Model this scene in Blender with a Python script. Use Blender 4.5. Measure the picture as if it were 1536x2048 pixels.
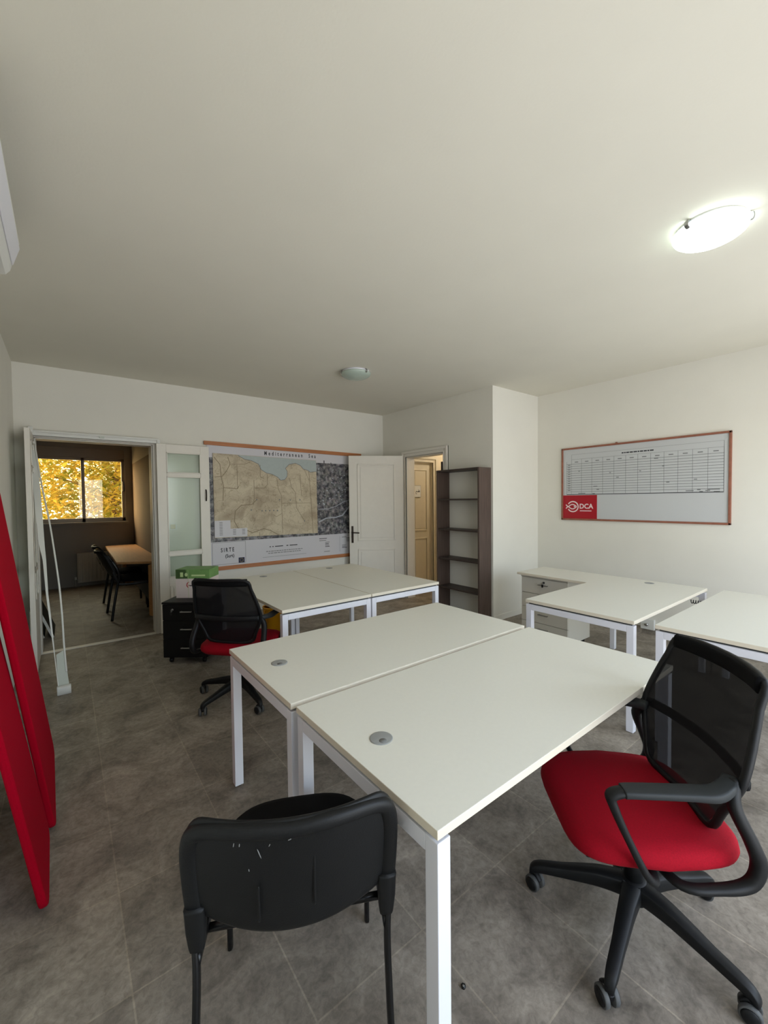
import bpy, bmesh, math, random
from mathutils import Vector, Matrix
from math import sin, cos, pi, radians as rad
random.seed(7)
scene = bpy.context.scene
for o in list(bpy.data.objects): bpy.data.objects.remove(o)
col = scene.collection

# ------------------------------------------------------------ camera
CAM_H = 1.557
F_PX, YAW, PITCH, ROLL = 821.77, 0.913, -0.029, -0.011
fwd = Vector((cos(YAW)*cos(PITCH), sin(YAW)*cos(PITCH), sin(PITCH)))
rgt = Vector((sin(YAW), -cos(YAW), 0)); upv = rgt.cross(fwd)
R = rgt*cos(ROLL)+upv*sin(ROLL); U = -rgt*sin(ROLL)+upv*cos(ROLL)
cam_d = bpy.data.cameras.new('camera'); cam = bpy.data.objects.new('camera', cam_d); col.objects.link(cam)
M = Matrix((R, U, -fwd)).transposed().to_4x4(); M.translation = (0, 0, CAM_H)
cam.matrix_world = M
cam_d.sensor_fit = 'VERTICAL'; cam_d.sensor_height = 36.0; cam_d.lens = F_PX/2048*36.0
cam_d.clip_start = 0.02; cam_d.clip_end = 200
scene.camera = cam

# ------------------------------------------------------------ colour management, world, sun
vs = scene.view_settings
scene.display_settings.display_device = 'sRGB'
vs.view_transform = 'Standard'; vs.look = 'None'; vs.gamma = 1.0; vs.exposure = 0.0
vs.use_curve_mapping = False
w = bpy.data.worlds.new('sky'); scene.world = w; w.use_nodes = True
nt = w.node_tree; nt.nodes.clear()
wo = nt.nodes.new('ShaderNodeOutputWorld'); bg = nt.nodes.new('ShaderNodeBackground')
sky = nt.nodes.new('ShaderNodeTexSky'); sky.sky_type = 'NISHITA'; sky.sun_disc = False
sky.sun_elevation = rad(22); sky.sun_rotation = rad(-60); sky.air_density = 1.0; sky.dust_density = 3.0
mixw = nt.nodes.new('ShaderNodeMix'); mixw.data_type = 'RGBA'; mixw.inputs[0].default_value = 0.75
mixw.inputs[7].default_value = (.94, .96, 1.0, 1)
nt.links.new(sky.outputs[0], mixw.inputs[6]); nt.links.new(mixw.outputs[2], bg.inputs[0])
bg.inputs[1].default_value = 4.6
# extra brightness added below the horizon, bouncing light up to the ceiling
tcw = nt.nodes.new('ShaderNodeTexCoord'); sep = nt.nodes.new('ShaderNodeSeparateXYZ'); mr = nt.nodes.new('ShaderNodeMapRange')
mr.inputs['From Min'].default_value = -.10; mr.inputs['From Max'].default_value = .05; mr.inputs['To Min'].default_value = 6.6; mr.inputs['To Max'].default_value = 4.1
nt.links.new(tcw.outputs['Generated'], sep.inputs[0]); nt.links.new(sep.outputs['Z'], mr.inputs['Value']); nt.links.new(mr.outputs[0], bg.inputs[1])
nt.links.new(bg.outputs[0], wo.inputs[0])
sun_d = bpy.data.lights.new('sun', 'SUN'); sun_d.energy = 4.0; sun_d.angle = rad(1.0); sun_d.color = (1, .84, .58)
sun = bpy.data.objects.new('sun', sun_d); col.objects.link(sun)
sun.rotation_euler = Vector((0.85, 0.12, -0.55)).to_track_quat('-Z', 'Y').to_euler(); sun.location = (-8, 12, 9)

def portal(name, loc, direction, sx, sy):
    d = bpy.data.lights.new(name, 'AREA'); d.shape = 'RECTANGLE'; d.size = sx; d.size_y = sy
    d.cycles.is_portal = True
    o = bpy.data.objects.new(name, d); o.location = loc
    o.rotation_euler = Vector(direction).to_track_quat('-Z', 'Y').to_euler(); col.objects.link(o)

# room dimensions
X0, X1, X2 = -0.395, 4.239, 5.238
Y0, YS, YB, YB2 = -0.95, 3.246, 5.497, 5.68
ZC = 2.972
YW = 9.6                     # window wall of the meeting room
XR = 1.06                    # its right wall
TOP = 0.75
WIN = [(0.35, 2.25), (2.95, 4.85)]     # windows of the front wall, behind the camera
WZ0, WZ1 = 0.05, 2.55
for a, b in WIN: portal('window_portal', ((a+b)/2, Y0-.1, (WZ0+WZ1)/2), (0, 1, 0), b-a, WZ1-WZ0)
portal('window_portal', (0.2, YW+.12, 1.85), (0, -1, 0), 1.5, 1.2)

# ------------------------------------------------------------ materials
def srgb(c):
    return tuple(((x/255)/12.92 if x/255 <= .04045 else ((x/255+.055)/1.055)**2.4) for x in c)+(1,)
def mat(name, c, rough=.5, metal=0, noise=0, nscale=20, bump=0, bscale=200, spec=.5, rnoise=0, emis=None, estr=0, alpha=None, trans=0, ior=1.45, stretch=None):
    m = bpy.data.materials.new(name); m.use_nodes = True; t = m.node_tree; b = t.nodes['Principled BSDF']
    c = srgb(c) if max(c) > 1.001 else tuple(c)+(1,)
    b.inputs['Base Color'].default_value = c; b.inputs['Roughness'].default_value = rough
    b.inputs['Metallic'].default_value = metal; b.inputs['Specular IOR Level'].default_value = spec
    tc = t.nodes.new('ShaderNodeTexCoord'); vec = tc.outputs['Object']
    if stretch:
        mp = t.nodes.new('ShaderNodeMapping'); mp.inputs['Scale'].default_value = stretch
        t.links.new(vec, mp.inputs[0]); vec = mp.outputs[0]
    if noise:
        n = t.nodes.new('ShaderNodeTexNoise'); n.inputs['Scale'].default_value = nscale; n.inputs['Detail'].default_value = 5
        t.links.new(vec, n.inputs['Vector'])
        r = t.nodes.new('ShaderNodeValToRGB')
        r.color_ramp.elements[0].position = .3; r.color_ramp.elements[1].position = .7
        r.color_ramp.elements[0].color = tuple(x*(1-noise) for x in c[:3])+(1,)
        r.color_ramp.elements[1].color = tuple(min(1, x*(1+noise)) for x in c[:3])+(1,)
        t.links.new(n.outputs['Fac'], r.inputs[0]); t.links.new(r.outputs[0], b.inputs['Base Color'])
    if bump:
        n2 = t.nodes.new('ShaderNodeTexNoise'); n2.inputs['Scale'].default_value = bscale; n2.inputs['Detail'].default_value = 3
        t.links.new(vec, n2.inputs['Vector'])
        bp = t.nodes.new('ShaderNodeBump'); bp.inputs['Strength'].default_value = bump; bp.inputs['Distance'].default_value = .002
        t.links.new(n2.outputs['Fac'], bp.inputs['Height']); t.links.new(bp.outputs[0], b.inputs['Normal'])
    if emis:
        b.inputs['Emission Color'].default_value = tuple(emis)+(1,); b.inputs['Emission Strength'].default_value = estr
    if alpha is not None: b.inputs['Alpha'].default_value = alpha
    if trans: b.inputs['Transmission Weight'].default_value = trans; b.inputs['IOR'].default_value = ior
    return m

m_wall = mat('wall_paint', (228, 225, 214), .9, noise=.015, nscale=3, bump=.25, bscale=60, spec=.2)
m_ceil = mat('ceiling_paint', (226, 222, 208), .95, noise=.015, nscale=2, bump=.2, bscale=80, spec=.1)
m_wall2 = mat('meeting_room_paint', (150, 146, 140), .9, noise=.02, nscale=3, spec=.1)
m_wall2_low = mat('dark_lower_wall', (88, 78, 70), .8, noise=.04, nscale=4, spec=.1)  # darker colour for the lower part of the meeting room's right wall
m_corr = mat('corridor_paint', (214, 200, 172), .9, spec=.2)
m_trimw = mat('white_gloss_paint', (226, 221, 210), .45, noise=.015, nscale=14, bump=.15, bscale=40)
m_trimc = mat('cream_gloss_paint', (208, 197, 172), .45, noise=.02, nscale=10)
m_top = mat('white_laminate', (228, 226, 214), .42, noise=.01, nscale=60, bump=.03, bscale=900, spec=.35)
m_edge = mat('desktop_edge_banding', (224, 214, 194), .45)
m_frame = mat('white_powder_coat', (226, 226, 232), .35, bump=.04, bscale=1200)
m_spacer = mat('dark_spacer', (40, 40, 42), .6)
m_grom = mat('grey_grommet_plastic', (150, 152, 150), .45)
m_grom2 = mat('dark_grommet_recess', (118, 120, 119), .5)
m_red = mat('red_seat_fabric', (148, 0, 24), .85, noise=.12, nscale=220, bump=.35, bscale=900, spec=.2)
m_redp = mat('red_felt', (158, 0, 28), .95, noise=.08, nscale=160, bump=.3, bscale=600, spec=.1)
m_blk = mat('black_plastic', (16, 17, 18), .5, spec=.3, bump=.12, bscale=700, noise=.1, nscale=30)
m_blk2 = mat('dark_grey_plastic', (36, 39, 40), .55, spec=.3, bump=.12, bscale=700)
m_blkf = mat('black_fabric', (8, 8, 9), .9, bump=.3, bscale=800, spec=.15)
m_blkm = mat('black_metal', (12, 12, 13), .35, metal=.2)
m_wheel = mat('grey_caster_tread', (72, 73, 72), .6)
m_shell = mat('black_moulded_shell', (13, 14, 15), .5, spec=.3, bump=.2, bscale=350, noise=.12, nscale=12)
m_scuff = mat('pale_scuff', (120, 120, 118), .8)
m_chrome = mat('brushed_steel', (170, 170, 168), .3, metal=.9)
m_book = mat('dark_walnut_laminate', (84, 68, 60), .5, noise=.3, nscale=9, stretch=(8, 8, .35))
m_bookd = mat('dark_walnut_edge', (62, 50, 45), .5, noise=.2, nscale=9, stretch=(8, 8, .35))
m_ped = mat('black_wood_laminate', (10, 9, 9), .5, spec=.25, noise=.2, nscale=10, stretch=(.4, .4, 6))
m_pedw = mat('warm_white_laminate', (206, 202, 190), .45)
m_wood = mat('oiled_wood_batten', (176, 112, 66), .5, noise=.15, nscale=8, stretch=(.5, 6, 6))
m_wood2 = mat('brown_frame_wood', (146, 92, 72), .5, noise=.15, nscale=20)
m_beech = mat('beech_laminate', (196, 148, 98), .45, noise=.08, nscale=6, stretch=(6, .5, 6))
m_brass = mat('dark_bronze', (44, 36, 30), .4, metal=.7)
m_alu = mat('window_aluminium', (150, 138, 122), .4, metal=.2)
m_plast = mat('white_plastic', (222, 222, 216), .4)
m_plastg = mat('translucent_grey_plastic', (196, 202, 192), .5)
m_yel = mat('yellow_plastic', (226, 158, 14), .45)
m_green = mat('green_print', (108, 148, 82), .55, noise=.12, nscale=14)
m_greend = mat('dark_green_print', (58, 84, 40), .55, noise=.15, nscale=20)
m_greenl = mat('pale_green_print', (186, 206, 146), .55)
m_card = mat('white_carton', (214, 200, 194), .6, noise=.03, nscale=8)
m_paper = mat('poster_paper', (206, 204, 208), .5, noise=.01, nscale=4)
m_ink = mat('printed_ink', (46, 46, 52), .7)
m_inkl = mat('grey_printed_line', (120, 122, 122), .7)
m_navy = mat('navy_print', (22, 26, 62), .6)
m_star = mat('gold_print', (220, 190, 50), .6)
m_sea = mat('pale_blue_print', (172, 182, 180), .6, noise=.03, nscale=30)
m_logo = mat('crimson_print', (168, 10, 30), .5)
m_logow = mat('white_print', (236, 214, 212), .5)
m_wboard = mat('white_board_enamel', (198, 200, 200), .3)
m_rad = mat('radiator_enamel', (196, 190, 176), .4)
m_cable = mat('black_cable', (22, 22, 22), .5)
m_trunk = mat('bark', (96, 66, 40), .9, noise=.3, nscale=20)
m_bldg = mat('sunlit_render', (240, 226, 196), .9)
m_ground = mat('outside_ground', (150, 134, 104), .95, noise=.1, nscale=2)

def glass(name, c, rough=0.0, a=.9):
    # thin pane: mostly see-through, a little mirror
    m = bpy.data.materials.new(name); m.use_nodes = True; t = m.node_tree; t.nodes.clear()
    o = t.nodes.new('ShaderNodeOutputMaterial'); tr = t.nodes.new('ShaderNodeBsdfTransparent'); g = t.nodes.new('ShaderNodeBsdfGlossy')
    mx = t.nodes.new('ShaderNodeMixShader'); mx.inputs[0].default_value = 1-a
    tr.inputs[0].default_value = tuple(c)+(1,); g.inputs['Roughness'].default_value = rough
    t.links.new(tr.outputs[0], mx.inputs[1]); t.links.new(g.outputs[0], mx.inputs[2]); t.links.new(mx.outputs[0], o.inputs[0])
    return m
m_amber = glass('amber_tinted_glass', (1.0, .92, .72), a=.95)
m_doorglass = glass('door_glass', (.90, .94, .91), rough=.15, a=.94)

def mesh_fabric():
    m = bpy.data.materials.new('black_mesh_fabric'); m.use_nodes = True; t = m.node_tree
    b = t.nodes['Principled BSDF']; b.inputs['Base Color'].default_value = (.008, .008, .009, 1); b.inputs['Roughness'].default_value = .8
    b.inputs['Specular IOR Level'].default_value = .15
    b.inputs['Alpha'].default_value = .955
    return m
m_mesh = mesh_fabric()

def leaf_mat():
    m = bpy.data.materials.new('leaf'); m.use_nodes = True; t = m.node_tree; t.nodes.clear()
    o = t.nodes.new('ShaderNodeOutputMaterial'); d = t.nodes.new('ShaderNodeBsdfDiffuse'); tl = t.nodes.new('ShaderNodeBsdfTranslucent')
    mx = t.nodes.new('ShaderNodeMixShader'); mx.inputs[0].default_value = .5
    g = t.nodes.new('ShaderNodeTexCoord'); n = t.nodes.new('ShaderNodeTexNoise'); n.inputs['Scale'].default_value = 2.5
    r = t.nodes.new('ShaderNodeValToRGB'); r.color_ramp.elements[0].position = .35; r.color_ramp.elements[1].position = .65
    r.color_ramp.elements[0].color = (.13, .14, .02, 1); r.color_ramp.elements[1].color = (.40, .26, .045, 1)
    t.links.new(g.outputs['Object'], n.inputs['Vector']); t.links.new(n.outputs['Fac'], r.inputs[0])
    t.links.new(r.outputs[0], d.inputs[0]); t.links.new(r.outputs[0], tl.inputs[0])
    t.links.new(d.outputs[0], mx.inputs[1]); t.links.new(tl.outputs[0], mx.inputs[2]); t.links.new(mx.outputs[0], o.inputs[0])
    return m
m_leaf = leaf_mat()

def tile_mat():
    m = bpy.data.materials.new('grey_stone_tiles'); m.use_nodes = True; t = m.node_tree; b = t.nodes['Principled BSDF']
    tc = t.nodes.new('ShaderNodeTexCoord')
    mp = t.nodes.new('ShaderNodeMapping'); mp.inputs['Location'].default_value = (-.125+.427*20, -.213+.427*20, 0)
    t.links.new(tc.outputs['Object'], mp.inputs[0])
    br = t.nodes.new('ShaderNodeTexBrick'); br.offset = 0; br.inputs['Scale'].default_value = 1
    br.inputs['Brick Width'].default_value = .427; br.inputs['Row Height'].default_value = .427
    br.inputs['Mortar Size'].default_value = .0032; br.inputs['Mortar Smooth'].default_value = .3; br.inputs['Bias'].default_value = 0
    br.inputs['Color1'].default_value = (.85, .85, .85, 1); br.inputs['Color2'].default_value = (1.12, 1.12, 1.12, 1); br.inputs['Mortar'].default_value = (1.30, 1.28, 1.23, 1)
    t.links.new(mp.outputs[0], br.inputs['Vector'])
    # cloudy cement: warped noise, then fine pitting
    n1 = t.nodes.new('ShaderNodeTexNoise'); n1.inputs['Scale'].default_value = 4.2; n1.inputs['Detail'].default_value = 9; n1.inputs['Roughness'].default_value = .66; n1.inputs['Distortion'].default_value = .9
    n2 = t.nodes.new('ShaderNodeTexNoise'); n2.inputs['Scale'].default_value = 42; n2.inputs['Detail'].default_value = 6; n2.inputs['Roughness'].default_value = .7; n2.inputs['Distortion'].default_value = .6
    n3 = t.nodes.new('ShaderNodeTexNoise'); n3.inputs['Scale'].default_value = 1.1; n3.inputs['Detail'].default_value = 2
    for n in (n1, n2, n3): t.links.new(tc.outputs['Object'], n.inputs['Vector'])
    r1 = t.nodes.new('ShaderNodeValToRGB'); e = r1.color_ramp.elements
    e[0].position = .30; e[0].color = srgb((108, 100, 90)); e[1].position = .70; e[1].color = srgb((170, 160, 146))
    t.links.new(n1.outputs['Fac'], r1.inputs[0])
    r2 = t.nodes.new('ShaderNodeValToRGB'); e = r2.color_ramp.elements
    e[0].position = .30; e[0].color = (.62, .62, .62, 1); e[1].position = .60; e[1].color = (1.06, 1.06, 1.06, 1)
    t.links.new(n2.outputs['Fac'], r2.inputs[0])
    def mul(a, b_, f=1.0):
        x = t.nodes.new('ShaderNodeMix'); x.data_type = 'RGBA'; x.blend_type = 'MULTIPLY'; x.inputs[0].default_value = f
        t.links.new(a, x.inputs[6]); t.links.new(b_, x.inputs[7]); return x.outputs[2]
    c = mul(mul(r1.outputs[0], r2.outputs[0], .85), br.outputs['Color'])
    t.links.new(c, b.inputs['Base Color'])
    b.inputs['Roughness'].default_value = .55; b.inputs['Specular IOR Level'].default_value = .3
    bp = t.nodes.new('ShaderNodeBump'); bp.inputs['Strength'].default_value = .35; bp.inputs['Distance'].default_value = .003
    t.links.new(n2.outputs['Fac'], bp.inputs['Height']); t.links.new(bp.outputs[0], b.inputs['Normal'])
    return m
m_floor = tile_mat()

def map_mat():
    m = bpy.data.materials.new('topographic_print'); m.use_nodes = True; t = m.node_tree; b = t.nodes['Principled BSDF']
    tc = t.nodes.new('ShaderNodeTexCoord')
    n1 = t.nodes.new('ShaderNodeTexNoise'); n1.inputs['Scale'].default_value = 4; n1.inputs['Detail'].default_value = 8; n1.inputs['Distortion'].default_value = 1.2
    t.links.new(tc.outputs['Object'], n1.inputs['Vector'])
    r = t.nodes.new('ShaderNodeValToRGB'); e = r.color_ramp.elements
    e[0].position = .3; e[0].color = srgb((168, 152, 128)); e[1].position = .62; e[1].color = srgb((204, 192, 166))
    t.links.new(n1.outputs['Fac'], r.inputs[0])
    # thin contour-like veins
    v = t.nodes.new('ShaderNodeTexVoronoi'); v.feature = 'DISTANCE_TO_EDGE'; v.inputs['Scale'].default_value = 13
    n2 = t.nodes.new('ShaderNodeTexNoise'); n2.inputs['Scale'].default_value = 7; n2.inputs['Detail'].default_value = 4
    t.links.new(tc.outputs['Object'], n2.inputs['Vector'])
    mx = t.nodes.new('ShaderNodeMix'); mx.data_type = 'RGBA'; mx.inputs[0].default_value = .25
    t.links.new(tc.outputs['Object'], mx.inputs[6]); t.links.new(n2.outputs['Color'], mx.inputs[7]); t.links.new(mx.outputs[2], v.inputs['Vector'])
    r2 = t.nodes.new('ShaderNodeValToRGB'); e = r2.color_ramp.elements
    e[0].position = .0; e[0].color = (.62, .58, .52, 1); e[1].position = .035; e[1].color = (1, 1, 1, 1)
    t.links.new(v.outputs['Distance'], r2.inputs[0])
    x = t.nodes.new('ShaderNodeMix'); x.data_type = 'RGBA'; x.blend_type = 'MULTIPLY'; x.inputs[0].default_value = .9
    t.links.new(r.outputs[0], x.inputs[6]); t.links.new(r2.outputs[0], x.inputs[7]); t.links.new(x.outputs[2], b.inputs['Base Color'])
    b.inputs['Roughness'].default_value = .6
    return m
def sat_mat():
    m = bpy.data.materials.new('aerial_photo_print'); m.use_nodes = True; t = m.node_tree; b = t.nodes['Principled BSDF']
    tc = t.nodes.new('ShaderNodeTexCoord')
    v = t.nodes.new('ShaderNodeTexVoronoi'); v.inputs['Scale'].default_value = 26
    n = t.nodes.new('ShaderNodeTexNoise'); n.inputs['Scale'].default_value = 18; n.inputs['Detail'].default_value = 8; n.inputs['Roughness'].default_value = .8
    t.links.new(tc.outputs['Object'], v.inputs['Vector']); t.links.new(tc.outputs['Object'], n.inputs['Vector'])
    r = t.nodes.new('ShaderNodeValToRGB'); e = r.color_ramp.elements
    e[0].position = .42; e[0].color = srgb((44, 46, 56)); e[1].position = .66; e[1].color = srgb((170, 166, 166))
    t.links.new(n.outputs['Fac'], r.inputs[0])
    hs = t.nodes.new('ShaderNodeHueSaturation'); hs.inputs['Saturation'].default_value = .12; hs.inputs['Value'].default_value = 1.3
    t.links.new(v.outputs['Color'], hs.inputs['Color'])
    x = t.nodes.new('ShaderNodeMix'); x.data_type = 'RGBA'; x.blend_type = 'MULTIPLY'; x.inputs[0].default_value = .75
    t.links.new(r.outputs[0], x.inputs[6]); t.links.new(hs.outputs[0], x.inputs[7]); t.links.new(x.outputs[2], b.inputs['Base Color'])
    b.inputs['Roughness'].default_value = .5
    return m
m_map = map_mat(); m_sat = sat_mat()
m_sky_strip = mat('road_print', (176, 180, 190), .6)
m_opal = mat('green_white_lamp_glass', (176, 190, 178), .25, noise=.05, nscale=12, spec=.6)
m_opal_on = mat('lit_lamp_glass', (240, 250, 246), .3, emis=(.86, 1.0, .95), estr=7.0)

# ------------------------------------------------------------ mesh builder
class MB:
    def __init__(s): s.v = []; s.f = []; s.mi = []; s.mats = []; s.sm = []
    def _m(s, m):
        if m not in s.mats: s.mats.append(m)
        return s.mats.index(m)
    def add(s, vs_, fs, m, smooth=False, mtx=None):
        b = len(s.v); k = s._m(m)
        for v in vs_:
            v = Vector(v); s.v.append(mtx @ v if mtx else v)
        for f in fs: s.f.append([b+i for i in f]); s.mi.append(k); s.sm.append(smooth)
        return s
    def box(s, a, b, m, mtx=None):
        x0, y0, z0 = [min(p, q) for p, q in zip(a, b)]; x1, y1, z1 = [max(p, q) for p, q in zip(a, b)]
        vs_ = [(x0, y0, z0), (x1, y0, z0), (x1, y1, z0), (x0, y1, z0), (x0, y0, z1), (x1, y0, z1), (x1, y1, z1), (x0, y1, z1)]
        return s.add(vs_, [(0, 3, 2, 1), (4, 5, 6, 7), (0, 1, 5, 4), (1, 2, 6, 5), (2, 3, 7, 6), (3, 0, 4, 7)], m, mtx=mtx)
    def prism(s, pts, h, m, axis='z', base=0, mtx=None, smooth=False):
        # polygon pts (2-D) extruded by h along axis
        def P(a, b, c): return {'z': (a, b, c), 'y': (a, c, b), 'x': (c, a, b)}[axis]
        n = len(pts); vs_ = [P(x, y, base) for x, y in pts]+[P(x, y, base+h) for x, y in pts]
        fs = [list(range(n))[::-1], list(range(n, 2*n))]+[(i, (i+1) % n, n+(i+1) % n, n+i) for i in range(n)]
        return s.add(vs_, fs, m, smooth, mtx)
    def lathe(s, prof, m, n=28, c=(0, 0, 0), axis='z', mtx=None, smooth=True):
        vs_ = []; fs = []
        for r, z in prof:
            for i in range(n):
                a = 2*pi*i/n; x, y = r*cos(a), r*sin(a)
                q = {'z': (x, y, z), 'x': (z, x, y), 'y': (x, z, y)}[axis]
                vs_.append((q[0]+c[0], q[1]+c[1], q[2]+c[2]))
        for j in range(len(prof)-1):
            for i in range(n): fs.append((j*n+i, j*n+(i+1) % n, (j+1)*n+(i+1) % n, (j+1)*n+i))
        if prof[0][0] > 1e-5: fs.append(list(range(n))[::-1])
        if prof[-1][0] > 1e-5: fs.append([(len(prof)-1)*n+i for i in range(n)])
        return s.add(vs_, fs, m, smooth, mtx)
    def sweep(s, path, wh, m, ref=(1, 0, 0), n=10, closed=False, smooth=True, sub=6, power=2.6, mtx=None):
        # superellipse section (w along ref, h along normal) swept along a Catmull-Rom path
        P = [Vector(p) for p in path]; W = wh if isinstance(wh, list) else [wh]*len(P)
        pts = []; ws = []
        N = len(P); segs = N if closed else N-1
        for i in range(segs):
            g = (lambda k: P[k % N]) if closed else (lambda k: P[max(0, min(N-1, k))])
            p0, p1, p2, p3 = g(i-1), g(i), g(i+1), g(i+2); w1 = W[i % N]; w2 = W[(i+1) % N]
            for k in range(sub):
                t = k/sub
                pts.append(.5*((2*p1)+(p2-p0)*t+(2*p0-5*p1+4*p2-p3)*t*t+(3*p1-p0-3*p2+p3)*t**3))
                ws.append((w1[0]+(w2[0]-w1[0])*t, w1[1]+(w2[1]-w1[1])*t))
        if not closed: pts.append(P[-1]); ws.append(W[-1])
        L = len(pts); vs_ = []; fs = []; ref = Vector(ref)
        for i in range(L):
            a = pts[(i-1) % L] if (closed or i > 0) else pts[i]; b = pts[(i+1) % L] if (closed or i < L-1) else pts[i]
            T = (b-a).normalized(); S = (ref-T*ref.dot(T)).normalized(); Nn = T.cross(S)
            for k in range(n):
                an = 2*pi*(k+.5)/n; c_, s_ = cos(an), sin(an)
                cx = math.copysign(abs(c_)**(2/power), c_); sx = math.copysign(abs(s_)**(2/power), s_)
                vs_.append(pts[i]+S*(ws[i][0]/2*cx)+Nn*(ws[i][1]/2*sx))
        for i in range(L if closed else L-1):
            j = (i+1) % L
            for k in range(n): fs.append((i*n+k, i*n+(k+1) % n, j*n+(k+1) % n, j*n+k))
        if not closed: fs.append(list(range(n))[::-1]); fs.append([(L-1)*n+k for k in range(n)])
        return s.add(vs_, fs, m, smooth, mtx)
    def strip(s, pts, w_, m, plane='xz', off=0, th=.0008):
        # flat printed line of width w_ on a vertical plane, one mitred ribbon so nothing overlaps
        P = [Vector(p) for p in pts]; n = len(P); closed = n > 3 and (P[0]-P[-1]).length < 1e-6
        if closed: P = P[:-1]; n -= 1
        if n < 2 or (P[0]-P[1]).length < 1e-6: return s
        L_, R_ = [], []
        for i in range(n):
            a = P[(i-1) % n] if (closed or i > 0) else None; c = P[(i+1) % n] if (closed or i < n-1) else None
            d0 = (P[i]-a).normalized() if a is not None else (c-P[i]).normalized(); d1 = (c-P[i]).normalized() if c is not None else d0
            n0 = Vector((-d0.y, d0.x)); n1 = Vector((-d1.y, d1.x)); q = n0+n1
            q = q.normalized() if q.length > 1e-4 else n0
            k = w_/2/max(.45, q.dot(n0)); L_.append(P[i]+q*k); R_.append(P[i]-q*k)
        def W3(p, o_): return (p.x, o_, p.y) if plane == 'xz' else (o_, p.x, p.y)
        vs_ = [W3(p, off) for p in L_]+[W3(p, off) for p in R_]+[W3(p, off-th) for p in L_]+[W3(p, off-th) for p in R_]
        fs = []
        for i in range(n if closed else n-1):
            k = (i+1) % n
            fs += [(i, k, n+k, n+i), (2*n+i, 3*n+i, 3*n+k, 2*n+k), (i, 2*n+i, 2*n+k, k), (n+i, n+k, 3*n+k, 3*n+i)]
        if not closed: fs += [(0, n, 3*n, 2*n), (n-1, 3*n-1, 4*n-1, 2*n-1)]
        return s.add(vs_, fs, m)
    def plate(s, q, m, plane, off, th=.0008):
        if plane == 'xz': s.prism(q, -th, m, 'y', off)          # faces -Y
        else: s.prism(q, -th, m, 'x', off)                      # (y,z) plane, faces -X
        return s
    def build(s, name, parent=None, bevel=0, seg=2, autosmooth=False, loc=None, rot=None, subsurf=0):
        me = bpy.data.meshes.new(name); me.from_pydata([tuple(v) for v in s.v], [], s.f)
        for m in s.mats: me.materials.append(m)
        for p_, k, sm in zip(me.polygons, s.mi, s.sm): p_.material_index = k; p_.use_smooth = sm
        bm = bmesh.new(); bm.from_mesh(me); bmesh.ops.recalc_face_normals(bm, faces=bm.faces); bm.to_mesh(me); bm.free()
        me.update(); o = bpy.data.objects.new(name, me); col.objects.link(o)
        if parent: o.parent = parent
        if loc: o.location = loc
        if rot: o.rotation_euler = rot
        if bevel:
            b = o.modifiers.new('bevel', 'BEVEL'); b.width = bevel; b.segments = seg; b.limit_method = 'ANGLE'; b.angle_limit = rad(50); b.harden_normals = False
        if subsurf:
            b = o.modifiers.new('sub', 'SUBSURF'); b.levels = b.render_levels = subsurf
        return o

def tag(o, label, cat, group=None, kind=None):
    if label: o['label'] = label
    if cat: o['category'] = cat
    if group: o['group'] = group
    if kind: o['kind'] = kind
    return o
def thing(name, label, cat, loc=(0, 0, 0), rz=0, group=None):
    o = bpy.data.objects.new(name, None); col.objects.link(o); o.empty_display_size = .1
    o.location = loc; o.rotation_euler = (0, 0, rz); return tag(o, label, cat, group)
def struct(mb, name, **k):
    o = mb.build(name, **k)
    if o.parent is None: o['kind'] = 'structure'
    return o
def copy_tree(o, parent=None):
    c = o.copy(); col.objects.link(c); c.parent = parent
    for ch in [x for x in list(bpy.data.objects) if x.parent == o]: copy_tree(ch, c)
    return c
def text_verts(body, size, spacing=1.0, bold=0.0, th=.0008):
    cu = bpy.data.curves.new('lettering', 'FONT'); cu.body = body; cu.size = size; cu.extrude = th/2
    cu.space_character = spacing; cu.offset = bold; cu.resolution_u = 3
    o = bpy.data.objects.new('lettering', cu); col.objects.link(o)
    bpy.context.view_layer.update()
    me = bpy.data.meshes.new_from_object(o.evaluated_get(bpy.context.evaluated_depsgraph_get()))
    vs_ = [v.co.copy() for v in me.vertices]; fs = [list(p_.vertices) for p_ in me.polygons]
    bpy.data.objects.remove(o); bpy.data.curves.remove(cu); bpy.data.meshes.remove(me)
    return vs_, fs
def put_text(mb, body, size, m, x, y, z, facing='-y', spacing=1.0, bold=0.0, width=None):
    """lettering with its lower left corner at (x,y,z); facing -y reads along +x, facing -x reads along -y"""
    vs_, fs = text_verts(body, size, spacing, bold)
    if not vs_: return
    mx = max(v.x for v in vs_); mn = min(v.x for v in vs_)
    k = (width/(mx-mn)) if width else 1
    out = []
    for v in vs_:
        a = (v.x-mn)*k
        out.append((x+a, y-v.z, z+v.y) if facing == '-y' else (x-v.z, y-a, z+v.y))
    mb.add(out, fs, m)

# ------------------------------------------------------------ room shell
b = MB(); b.box((X0-.3, Y0-.3, -.12), (X2+.3, YB2+.0, 0), m_floor); struct(b, 'floor')
b = MB(); b.box((-2.6, YB2, -.12), (XR+.2, YW+.3, -.0), m_floor); struct(b, 'floor')
b = MB(); b.box((X0-.3, Y0-.3, ZC), (X2+.3, YB, ZC+.15), m_ceil); struct(b, 'ceiling')
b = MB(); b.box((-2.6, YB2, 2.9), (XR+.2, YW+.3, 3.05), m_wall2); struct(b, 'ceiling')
b = MB(); b.box((X0-.2, Y0, 0), (X0, YB, ZC), m_wall); struct(b, 'wall_left')
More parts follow.
